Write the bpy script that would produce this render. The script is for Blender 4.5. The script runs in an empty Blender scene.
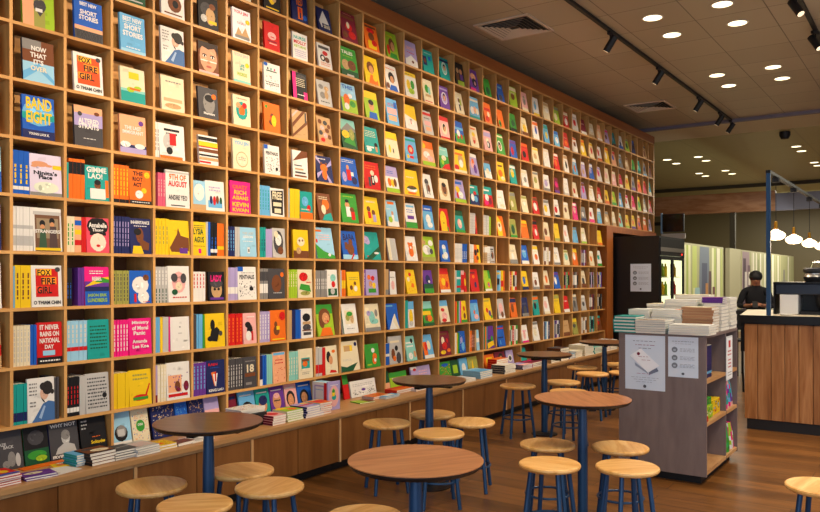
import bpy, math, random
from mathutils import Matrix, Vector, Euler
random.seed(7)
scn = bpy.context.scene
COL = bpy.data.collections.new('bookshop_cafe'); scn.collection.children.link(COL)
PI = math.pi
def R(d): return math.radians(d)

# ---------------------------------------------------------------- camera and measuring helpers
F_PX, YAW, HY, CX, CAM_X, CAM_Z = 760.0, R(34.95), 275.95, 410.0, 3.97, 1.45
cam = bpy.data.objects.new('camera', bpy.data.cameras.new('camera')); COL.objects.link(cam)
cam.location = (CAM_X, 0, CAM_Z); cam.rotation_euler = (R(90), R(0.09), YAW)
cam.data.sensor_width = 36; cam.data.lens = F_PX/820*36
cam.data.shift_y = 19.95/820; cam.data.clip_start = .05; cam.data.clip_end = 200
scn.camera = cam
def on_wall(px, X):                      # distance along the shop of a sight line where it meets the plane x = X
    a = (px-CX)/F_PX
    z = (CAM_X-X)/(math.sin(YAW)-a*math.cos(YAW)); r = a*z
    return r*math.sin(YAW)+z*math.cos(YAW)
def across(px, Y):
    a = (px-CX)/F_PX
    z = Y/(math.cos(YAW)+a*math.sin(YAW)); r = a*z
    return CAM_X+r*math.cos(YAW)-z*math.sin(YAW), z
def height(py, z): return CAM_Z-(py-HY)/F_PX*z

# ---------------------------------------------------------------- colours (sRGB hex)
HEX = dict(w='f2efe8',k='1c1a1d',g='8d8a86',lg='c6c4c0',dg='4a484b',r='d3201f',o='ef761b',y='f4cd1a',gn='3f9c3a',dgn='1f5536',
 lm='a6ca3a',t='25a39b',lt='8fd0c4',b='2a62c2',lb='72b6e4',nb='232a5e',p='6c3d98',lp='b5a7d6',pk='ee2d86',lpk='f3b7b2',br='7a472a',
 tn='c9a374',cr='efe2c0',mr='7d1c36',ol='a5a356',sk='d99b6e',sky='a3d4ee',pe='f5b48a')
WORD = dict(w='white',k='black',g='grey',lg='pale grey',dg='dark grey',r='red',o='orange',y='yellow',gn='green',dgn='dark green',
 lm='lime',t='teal',lt='pale teal',b='blue',lb='light blue',nb='navy',p='purple',lp='lilac',pk='hot pink',lpk='pale pink',br='brown',
 tn='tan',cr='cream',mr='maroon',ol='olive',sk='skin',sky='sky blue',pe='peach')
def lin(h):
    v = [int(h[i:i+2],16)/255 for i in (0,2,4)]
    return tuple([(x/12.92 if x <= .04045 else ((x+.055)/1.055)**2.4) for x in v]+[1.0])
def ink(v):                              # printed inks: a touch duller than pure
    m_ = (v[0]+v[1]+v[2])/3
    return tuple(max(.008,.74*(1.06*x-.06*m_)) for x in v[:3])+(1,)
C = {k: ink(lin(v)) for k, v in HEX.items()}
def col(c): return c if isinstance(c, tuple) else (C[c] if c in C else lin(c))

# ---------------------------------------------------------------- materials
def mat(name, base, rough=.5, metal=0, spec=.5, emit=None, es=0, coat=0):
    m = bpy.data.materials.new(name); m.use_nodes = True
    b = m.node_tree.nodes['Principled BSDF']
    b.inputs['Base Color'].default_value = col(base); b.inputs['Roughness'].default_value = rough
    b.inputs['Metallic'].default_value = metal; b.inputs['Specular IOR Level'].default_value = spec
    b.inputs['Coat Weight'].default_value = coat
    if emit: b.inputs['Emission Color'].default_value = col(emit); b.inputs['Emission Strength'].default_value = es
    return m
def nd(m, t, **kw):
    n = m.node_tree.nodes.new(t)
    for k, v in kw.items(): setattr(n, k, v)
    return n
def wood(name, c1, c2, c3, rough=.45, scale=(1,1,1), bump=.05, per_object=.0, spec=.4):
    """wood: noise stretched along the grain, ramped between three tones"""
    m = mat(name, c1, rough, spec=spec); L = m.node_tree.links.new; b = m.node_tree.nodes['Principled BSDF']
    tc = nd(m,'ShaderNodeTexCoord'); mp = nd(m,'ShaderNodeMapping'); mp.inputs['Scale'].default_value = scale
    n1 = nd(m,'ShaderNodeTexNoise'); n1.inputs['Scale'].default_value = 1; n1.inputs['Detail'].default_value = 6; n1.inputs['Distortion'].default_value = .6
    n2 = nd(m,'ShaderNodeTexNoise'); n2.inputs['Scale'].default_value = 4; n2.inputs['Detail'].default_value = 3
    mx = nd(m,'ShaderNodeMath', operation='MULTIPLY_ADD'); mx.inputs[1].default_value = .35
    rp = nd(m,'ShaderNodeValToRGB'); e = rp.color_ramp.elements
    e[0].position = .42; e[0].color = col(c1); e[1].position = .85; e[1].color = col(c3); q = e.new(.62); q.color = col(c2)
    L(tc.outputs['Object'], mp.inputs[0]); L(mp.outputs[0], n1.inputs[0]); L(mp.outputs[0], n2.inputs[0])
    L(n2.outputs[0], mx.inputs[0]); L(n1.outputs[0], mx.inputs[2]); L(mx.outputs[0], rp.inputs[0])
    if per_object:
        oi = nd(m,'ShaderNodeObjectInfo'); hs = nd(m,'ShaderNodeHueSaturation'); mr = nd(m,'ShaderNodeMapRange')
        mr.inputs[3].default_value = 1-per_object; mr.inputs[4].default_value = 1+per_object
        ad = nd(m,'ShaderNodeVectorMath', operation='ADD'); sc = nd(m,'ShaderNodeVectorMath', operation='SCALE'); sc.inputs['Scale'].default_value = 13
        L(oi.outputs['Random'], mr.inputs[0]); L(mr.outputs[0], hs.inputs['Value']); L(rp.outputs[0], hs.inputs['Color']); L(hs.outputs[0], b.inputs['Base Color'])
        L(oi.outputs['Random'], sc.inputs[0]); L(tc.outputs['Object'], ad.inputs[0]); L(sc.outputs[0], ad.inputs[1]); L(ad.outputs[0], mp.inputs[0])
    else: L(rp.outputs[0], b.inputs['Base Color'])
    bp = nd(m,'ShaderNodeBump'); bp.inputs['Strength'].default_value = bump; bp.inputs['Distance'].default_value = .002
    L(n2.outputs[0], bp.inputs['Height']); L(bp.outputs[0], b.inputs['Normal'])
    return m
M = {}
# printed paper: colour comes from the print on each face
m = M['print'] = mat('printed_cover', 'w', .5, spec=.22); a = nd(m,'ShaderNodeAttribute', attribute_name='Col')
m.node_tree.links.new(a.outputs['Color'], m.node_tree.nodes['Principled BSDF'].inputs['Base Color'])
m = M['page'] = mat('page_edges', 'ece4d2', .8); L = m.node_tree.links.new
tc = nd(m,'ShaderNodeTexCoord'); mp = nd(m,'ShaderNodeMapping'); mp.inputs['Scale'].default_value = (900,3,3)
n = nd(m,'ShaderNodeTexNoise'); n.inputs['Scale'].default_value = 1
rp = nd(m,'ShaderNodeValToRGB'); rp.color_ramp.elements[0].color = col('cfc6b2'); rp.color_ramp.elements[1].color = col('f4eee0')
rp.color_ramp.elements[0].position = .35; rp.color_ramp.elements[1].position = .6
L(tc.outputs['Object'], mp.inputs[0]); L(mp.outputs[0], n.inputs[0]); L(n.outputs[0], rp.inputs[0]); L(rp.outputs[0], m.node_tree.nodes['Principled BSDF'].inputs['Base Color'])
M['ply_up'] = wood('plywood_upright', 'ad7b41', 'be8c4e', 'cd9c5c', .45, (14,14,1.2), per_object=.04)
M['ply_side'] = wood('plywood_board', 'ad7b41', 'be8c4e', 'cd9c5c', .45, (14,1.2,14), per_object=.04)
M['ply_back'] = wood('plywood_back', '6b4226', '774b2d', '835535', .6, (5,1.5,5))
M['fascia'] = wood('fascia_wood', '8a4a1c', '955323', 'a05e2a', .5, (14,.8,14))
M['ledge'] = wood('ledge_wood', '9c7143', 'a87c4c', 'b48858', .42, (10,.8,10))
M['door_wood'] = wood('cabinet_door_wood', '663c18', '73471f', '815329', .42, (9,9,1.0), per_object=.05)
M['post_wood'] = wood('cabinet_post_wood', 'bb8f5e', 'c79a68', 'd1a878', .45, (14,14,1))
M['portal'] = wood('portal_wood', '854714', '914f1a', '9d5921', .4, (9,9,1))
M['seat'] = wood('stool_seat_wood', 'c88a3e', 'dda35a', 'eaba76', .36, (26,3,26), per_object=.07)
M['tabletop'] = wood('tabletop_wood', '8e5430', 'aa6c42', 'bd7f52', .3, (3,30,30), per_object=.05)
M['tabletop_shaded'] = wood('shaded_tabletop_wood', '603c22', '70492b', '805739', .28, (3,30,30), per_object=.05)  # same table wood, with dimmer light painted into its tones
M['slat'] = wood('counter_slat_wood', '74431f', '9c6433', 'b98250', .5, (14,14,1.1), per_object=.12)
M['laminate'] = wood('island_laminate', '6f5e5b', '786763', '82706b', .5, (9,9,1.6), bump=.02)
M['island_shelf'] = wood('island_shelf_wood', 'a8784a', 'b78757', 'c59766', .45, (12,2,12))
M['blue_steel'] = mat('blue_black_steel', '21466c', .36, .2)
M['black_steel'] = mat('black_steel', '141416', .4, .4)
M['black'] = mat('matt_black', '101012', .55)
M['kick'] = mat('black_plinth', '120f0f', .6)
M['rim'] = mat('dark_table_rim', '1a1516', .35)
M['brass'] = mat('brass', 'c9922f', .3, .9)
M['white_plastic'] = mat('white_plastic', 'd9d8d6', .4)
M['steel'] = mat('brushed_steel', 'b9b6b0', .28, .85)
M['ctop'] = mat('counter_stone', 'b9ac94', .35)
M['machine'] = mat('machine_enamel', '131d30', .35)
M['glass'] = mat('clear_glass', 'ffffff', .02); _b = M['glass'].node_tree.nodes['Principled BSDF']; _b.inputs['Transmission Weight'].default_value = 1; _b.inputs['IOR'].default_value = 1.06
M['shirt'] = mat('black_cotton', '15151a', .9); M['trouser'] = mat('dark_denim', '1a1c26', .9)
M['skin'] = mat('skin', 'a86f50', .55); M['hair'] = mat('black_hair', '0d0b0b', .6)
M['lamp_glow'] = mat('opal_glass_lit', 'fff0d8', .4, emit='ffe0b4', es=2.4)
M['down_glow'] = mat('downlight_lit', 'fff4e0', .4, emit='fff0c4', es=3.2)
M['spot_glow'] = mat('spot_lens_lit', 'fff4e0', .4, emit='ffe2b8', es=1.2)
M['trim_white'] = mat('downlight_trim', 'cfc6b8', .5)
M['vent'] = mat('vent_metal', 'cbb9a4', .55)
M['fridge_glow'] = mat('fridge_lit_interior', 'e8e6c8', .5, emit='e3e6b4', es=1.6)
M['wall_dark'] = mat('dark_recess_wall', '2e2925', .8)
# ceiling: square metal tiles with thin joints
def ceiling_mat(name, c1, c2, joint, tile, ox, oy):
    m = mat(name, c1, .42, .0, .5); L = m.node_tree.links.new; b = m.node_tree.nodes['Principled BSDF']
    tc = nd(m,'ShaderNodeTexCoord'); mp = nd(m,'ShaderNodeMapping'); mp.inputs['Location'].default_value = (-ox/tile, -oy/tile, 0); mp.inputs['Scale'].default_value = (1/tile,1/tile,1)
    br = nd(m,'ShaderNodeTexBrick'); br.offset = 0; br.inputs['Scale'].default_value = 1; br.inputs['Brick Width'].default_value = 1; br.inputs['Row Height'].default_value = 1
    br.inputs['Mortar Size'].default_value = .008; br.inputs['Mortar Smooth'].default_value = .1; br.inputs['Bias'].default_value = 0
    br.inputs['Color1'].default_value = col(c1); br.inputs['Color2'].default_value = col(c2); br.inputs['Mortar'].default_value = col(joint)
    L(tc.outputs['Object'], mp.inputs[0]); L(mp.outputs[0], br.inputs[0]); L(br.outputs[0], b.inputs['Base Color'])
    bp = nd(m,'ShaderNodeBump'); bp.inputs['Strength'].default_value = .3; bp.inputs['Distance'].default_value = .004; bp.invert = True
    L(br.outputs[1], bp.inputs['Height']); L(bp.outputs[0], b.inputs['Normal'])
    return m
M['ceil'] = ceiling_mat('ceiling_tiles', 'b3a58c', 'a99b82', '6c6052', .645, 2.0, 7.71)
M['ceil_far'] = ceiling_mat('mall_ceiling', 'aaa878', 'a8a575', '9c996c', 1.9, 0, 14.3)
M['ceil_strip'] = mat('plain_ceiling_strip', 'c9bc9c', .5)
# floor planks
m = M['floor'] = mat('plank_floor', '6a4023', .3, spec=.45); L = m.node_tree.links.new; b = m.node_tree.nodes['Principled BSDF']
tc = nd(m,'ShaderNodeTexCoord'); br = nd(m,'ShaderNodeTexBrick'); br.offset = .37; br.inputs['Scale'].default_value = 1
br.inputs['Brick Width'].default_value = 1.22; br.inputs['Row Height'].default_value = .18; br.inputs['Mortar Size'].default_value = .003; br.inputs['Bias'].default_value = .1
br.inputs['Color1'].default_value = col('583717'); br.inputs['Color2'].default_value = col('7f5328'); br.inputs['Mortar'].default_value = col('3a2212')
mp = nd(m,'ShaderNodeMapping'); mp.inputs['Scale'].default_value = (1.6,18,1)
n = nd(m,'ShaderNodeTexNoise'); n.inputs['Scale'].default_value = 1; n.inputs['Detail'].default_value = 7; n.inputs['Distortion'].default_value = .8
rp = nd(m,'ShaderNodeValToRGB'); rp.color_ramp.elements[0].position = .3; rp.color_ramp.elements[0].color = (.62,.6,.58,1); rp.color_ramp.elements[1].position = .75; rp.color_ramp.elements[1].color = (1.25,1.2,1.15,1)
mx = nd(m,'ShaderNodeMix', data_type='RGBA', blend_type='MULTIPLY'); mx.inputs[0].default_value = 1
L(tc.outputs['Object'], br.inputs[0]); L(tc.outputs['Object'], mp.inputs[0]); L(mp.outputs[0], n.inputs[0]); L(n.outputs[0], rp.inputs[0])
L(br.outputs[0], mx.inputs[6]); L(rp.outputs[0], mx.inputs[7]); L(mx.outputs[2], b.inputs['Base Color'])
# olive back-painted glass, copper band, poster print
M['olive'] = mat('olive_glass_wall', '6c6042', .4); M['copper'] = wood('copper_band', '8a5a3c', '9c6a48', 'b58562', .3, (1.2,6,6), bump=0)
M['lavender'] = mat('lavender_band', '7d7f96', .5); M['column'] = mat('dark_column', '3a3220', .5); M['pillar'] = mat('pale_pillar', 'b9b492', .6)

# ---------------------------------------------------------------- mesh building
class MB:
    def __init__(s): s.v=[]; s.f=[]; s.c=[]; s.m=[]
    def face(s, pts, c=None, mi=0):
        i=len(s.v); s.v += [tuple(p) for p in pts]; s.f.append(tuple(range(i,i+len(pts)))); s.c.append(c); s.m.append(mi); return s
    def box(s, x0,x1,y0,y1,z0,z1, c=None, mi=0, T=None):
        P=[(x0,y0,z0),(x1,y0,z0),(x1,y1,z0),(x0,y1,z0),(x0,y0,z1),(x1,y0,z1),(x1,y1,z1),(x0,y1,z1)]
        if T: P=[tuple(T@Vector(p)) for p in P]
        i=len(s.v); s.v+=P
        for q in ((0,3,2,1),(4,5,6,7),(0,1,5,4),(1,2,6,5),(2,3,7,6),(3,0,4,7)): s.f.append(tuple(i+a for a in q)); s.c.append(c); s.m.append(mi)
        return s
    def lathe(s, prof, n=24, at=(0,0,0), mi=0, c=None, T=None, loop=False):
        i=len(s.v); k=len(prof)
        for j in range(n):
            a=2*PI*j/n
            for r,z in prof:
                p=Vector((at[0]+r*math.cos(a), at[1]+r*math.sin(a), at[2]+z)); s.v.append(tuple(T@p) if T else tuple(p))
        for j in range(n):
            for q in range(k if loop else k-1):
                a,b,q2=i+j*k, i+((j+1)%n)*k, (q+1)%k
                s.f.append((a+q,b+q,b+q2,a+q2)); s.c.append(c); s.m.append(mi)
        for q,fl in ((0,True),(k-1,False)):
            if not loop and prof[q][0] > 1e-5:
                ring=[i+j*k+q for j in range(n)]; s.f.append(tuple(ring[::-1] if fl else ring)); s.c.append(c); s.m.append(mi)
        return s
    def tube(s, p0, p1, r0, r1=None, n=10, mi=0, c=None):
        p0,p1=Vector(p0),Vector(p1); r1=r0 if r1 is None else r1; d=(p1-p0); L=d.length
        T=Matrix.Translation(p0)@d.to_track_quat('Z','Y').to_matrix().to_4x4()
        return s.lathe([(r0,0),(r1,L)], n, mi=mi, c=c, T=T)
    def ring(s, Rr, r, z, n=28, k=8, mi=0, at=(0,0)):
        i=len(s.v)
        for j in range(n):
            a=2*PI*j/n
            for q in range(k):
                b=2*PI*q/k; rr=Rr+r*math.cos(b); s.v.append((at[0]+rr*math.cos(a),at[1]+rr*math.sin(a),z+r*math.sin(b)))
        for j in range(n):
            for q in range(k):
                s.f.append((i+j*k+q, i+((j+1)%n)*k+q, i+((j+1)%n)*k+(q+1)%k, i+j*k+(q+1)%k)); s.c.append(None); s.m.append(mi)
        return s
    def mesh(s, name, mats, smooth=False):
        me=bpy.data.meshes.new(name); me.from_pydata(s.v,[],s.f)
        for m_ in (mats if isinstance(mats,list) else [mats]): me.materials.append(M[m_] if isinstance(m_,str) else m_)
        me.polygons.foreach_set('material_index', s.m)
        if any(c is not None for c in s.c):
            at=me.color_attributes.new('Col','FLOAT_COLOR','CORNER'); buf=[]
            for p,c in zip(me.polygons,s.c): buf += list(col(c) if c is not None else (1,1,1,1))*p.loop_total
            at.data.foreach_set('color',buf)
        if smooth: me.shade_smooth() if hasattr(me,'shade_smooth') else None
        me.update(); return me
    def build(s, name, mats, parent=None, loc=None, rot=None, smooth=False, bevel=0):
        o=link(name, s.mesh(name,mats,smooth), parent, loc, rot)
        if bevel:
            b=o.modifiers.new('edge','BEVEL'); b.width=bevel; b.segments=2; b.limit_method='ANGLE'
        if smooth:
            for p in o.data.polygons: p.use_smooth = True
            b=o.modifiers.new('split','EDGE_SPLIT'); b.split_angle=R(40)
        return o
def link(name, data, parent=None, loc=None, rot=None):
    o=bpy.data.objects.new(name,data); COL.objects.link(o)
    if loc: o.location=loc
    if rot: o.rotation_euler=rot
    if parent: o.parent=parent
    return o
def tag(o, label, cat, group=None, kind=None):
    if label: o['label']=label
    if cat: o['category']=cat
    if group: o['group']=group
    if kind: o['kind']=kind
    return o
def empty(name, loc=(0,0,0), rz=0, **kw):
    o=link(name,None,None,loc,(0,0,rz)); o.empty_display_size=.1; return o
def struct(o): o['kind']='structure'; return o
def copy_tree(o, parent=None):
    c=o.copy(); COL.objects.link(c); c.parent=parent
    for ch in list(o.children): copy_tree(ch,c)
    return c

# ---------------------------------------------------------------- lettering
_txt={}
def text_shape(s_):
    if s_ not in _txt:
        cu=bpy.data.curves.new('t','FONT'); cu.body=s_; cu.resolution_u=2; cu.offset=.032
        o=bpy.data.objects.new('t',cu); me=bpy.data.meshes.new_from_object(o)
        vs=[tuple(v.co) for v in me.vertices]; fs=[tuple(p.vertices) for p in me.polygons]
        x0,x1=min(v[0] for v in vs),max(v[0] for v in vs); y0,y1=min(v[1] for v in vs),max(v[1] for v in vs)
        _txt[s_]=([((v[0]-x0)/(x1-x0),(v[1]-y0)/(y1-y0)) for v in vs],fs)
        bpy.data.objects.remove(o); bpy.data.curves.remove(cu); bpy.data.meshes.remove(me)
    return _txt[s_]
# ---------------------------------------------------------------- printed art on a rectangle: put(u,v,layer) -> point
def art(mb, put, tokens, ratio, seed=0, mi=0, detail=False, ground=None):
    rnd=random.Random(seed); lay=[1]
    def shade(c,k):
        c=col(c); return (min(c[0]*k,.9),min(c[1]*k,.9),min(c[2]*k,.9),1)
    def poly(pts,c):
        mb.face([put(min(max(u,0),1),min(max(v,0),1),lay[0]) for u,v in pts],c,mi)
    def ell(cx,cy,rx,ry,c,n=12):
        poly([(cx+rx*math.cos(2*PI*i/n),cy+ry*math.sin(2*PI*i/n)) for i in range(n)],c); lay[0]+=1
        if rx>.1 and ry>.07 and detail:                  # brush marks inside each painted shape
            for q in range(4):
                a,d,s_=rnd.uniform(0,2*PI),rnd.uniform(.2,.62),rnd.uniform(.12,.3); x,y=cx+rx*d*math.cos(a),cy+ry*d*math.sin(a); k=rnd.choice((.62,.78,1.25,1.5)); w_=rnd.uniform(.5,1.4)
                t_=rnd.uniform(0,PI); poly([(x+s_*rx*w_*math.cos(u)*math.cos(t_)-s_*rx*.5*math.sin(u)*math.sin(t_), y+(s_*rx*w_*math.cos(u)*math.sin(t_)+s_*rx*.5*math.sin(u)*math.cos(t_))*ratio) for u in [2*PI*i/8 for i in range(8)]],shade(c,k))
            lay[0]+=1
    def rect(x0,y0,x1,y1,c): poly([(x0,y0),(x1,y0),(x1,y1),(x0,y1)],c)
    if ground is not None and detail and len([t for t in tokens if t])>0:
        for q in range(7):
            x,y,w_,h_=rnd.uniform(.02,.7),rnd.uniform(.03,.85),rnd.uniform(.1,.28),rnd.uniform(.02,.12)
            poly([(x,y),(x+w_,y+rnd.uniform(-.02,.03)),(x+w_*rnd.uniform(.7,1.1),y+h_),(x+w_*.2,y+h_*rnd.uniform(.7,1.2))],shade(ground,rnd.choice((.84,.9,1.08,1.16))))
        lay[0]+=1
    for tk in tokens:
        if not tk: continue
        a=tk.split(',')
        if a[0][0]=='*':
            c1,c2=a[0][1:],a[1]
            x=rnd.uniform(.1,.2); rect(x,.8,1-x,.87,c1); rect(x+.08,.7,.9-x,.75,c1); lay[0]+=1
            ell(rnd.uniform(.35,.6),rnd.uniform(.36,.5),rnd.uniform(.2,.3),rnd.uniform(.16,.26),c2)
            ell(rnd.uniform(.3,.7),rnd.uniform(.2,.5),.13,.11,c1); rect(.12,.06,.88,.1,c2)
        elif a[0]=='e': q=[float(x)/100 for x in a[1:5]]; ell(*q,a[5])
        elif a[0]=='b': q=[float(x)/100 for x in a[1:5]]; rect(*q,a[5]); lay[0]+=1
        elif a[0]=='p': q=[float(x)/100 for x in a[2:]]; poly(list(zip(q[::2],q[1::2])),a[1]); lay[0]+=1
        elif a[0]=='l':
            x0,y0,x1,y1=[float(x)/100 for x in a[1:5]]; n=int(a[5]); hh=(y1-y0)/n
            for i in range(n):
                y=y0+hh*i; x=x0
                while x < x1-.03:
                    w_=rnd.uniform(.035,.12); rect(x,y+hh*.24,min(x+w_,x1),y+hh*.64,a[6]); x+=w_+.028
            lay[0]+=1
        elif a[0]=='n':
            for i in range(int(a[1])*3):
                u,v=rnd.uniform(.06,.92),rnd.uniform(.05,float(a[2])/100); s=rnd.uniform(.02,.05); poly([(u,v),(u+s,v),(u+s*1.1,v+s*.8),(u,v+s*.6)],a[3])
            lay[0]+=1
        elif a[0]=='t':
            x0,y0,x1,y1=[float(x)/100 for x in a[2:6]]; vs,fs=text_shape(a[1].replace('_',' '))
            i=len(mb.v); mb.v+=[put(x0+u*(x1-x0),y0+v*(y1-y0),lay[0]+1) for u,v in vs]
            for f in fs: mb.f.append(tuple(i+k for k in f)); mb.c.append(a[6]); mb.m.append(mi)
            lay[0]+=1
_pages={}
def pages_mesh(w,h,t,e=.0012):
    k=(round(w,3),round(h,3),round(t,3),e)
    if k not in _pages: _pages[k]=MB().box(-t+e,-e,-w/2+.0012,w/2-.0015,.0015,h-.0015).mesh('pages','page')
    return _pages[k]
def cover_mesh(w,h,t,bg,toks=(),spine=None,stoks=(),seed=0,e=.0011):
    mb=MB()
    if spine is None: spine=bg
    mb.box(-e,0,-w/2,w/2,0,h,bg); mb.box(-t,-t+e,-w/2,w/2,0,h,bg); mb.box(-t+e,-e,-w/2,-w/2+e,0,h,spine)
    art(mb,lambda u,v,l:(.0002+.00016*l,-w/2+u*w,v*h),toks,w/h,seed,detail=True,ground=bg)
    L_=[0]
    def band(u0,u1,v0,v1,c): mb.face([(-t+u0*t,-w/2-.0003-.0002*L_[0],v0*h),(-t+u1*t,-w/2-.0003-.0002*L_[0],v0*h),(-t+u1*t,-w/2-.0003-.0002*L_[0],v1*h),(-t+u0*t,-w/2-.0003-.0002*L_[0],v1*h)],c)
    rnd=random.Random(seed+5)
    for s_ in stoks:
        if s_ in ('-',''): continue
        a=s_.split(','); v0,v1=float(a[1])/100,float(a[2])/100
        if v1-v0 > .36 and t < .04:                        # lettering running down the spine
            v=v0
            while v < v1-.02:
                q=rnd.uniform(.05,.14); band(.34,.64,v,min(v+q,v1),a[3]); v+=q+.03
        else: band(0,1,v0,v1,a[3])
        L_[0]+=1
    return mb.mesh('cover','print')
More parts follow.
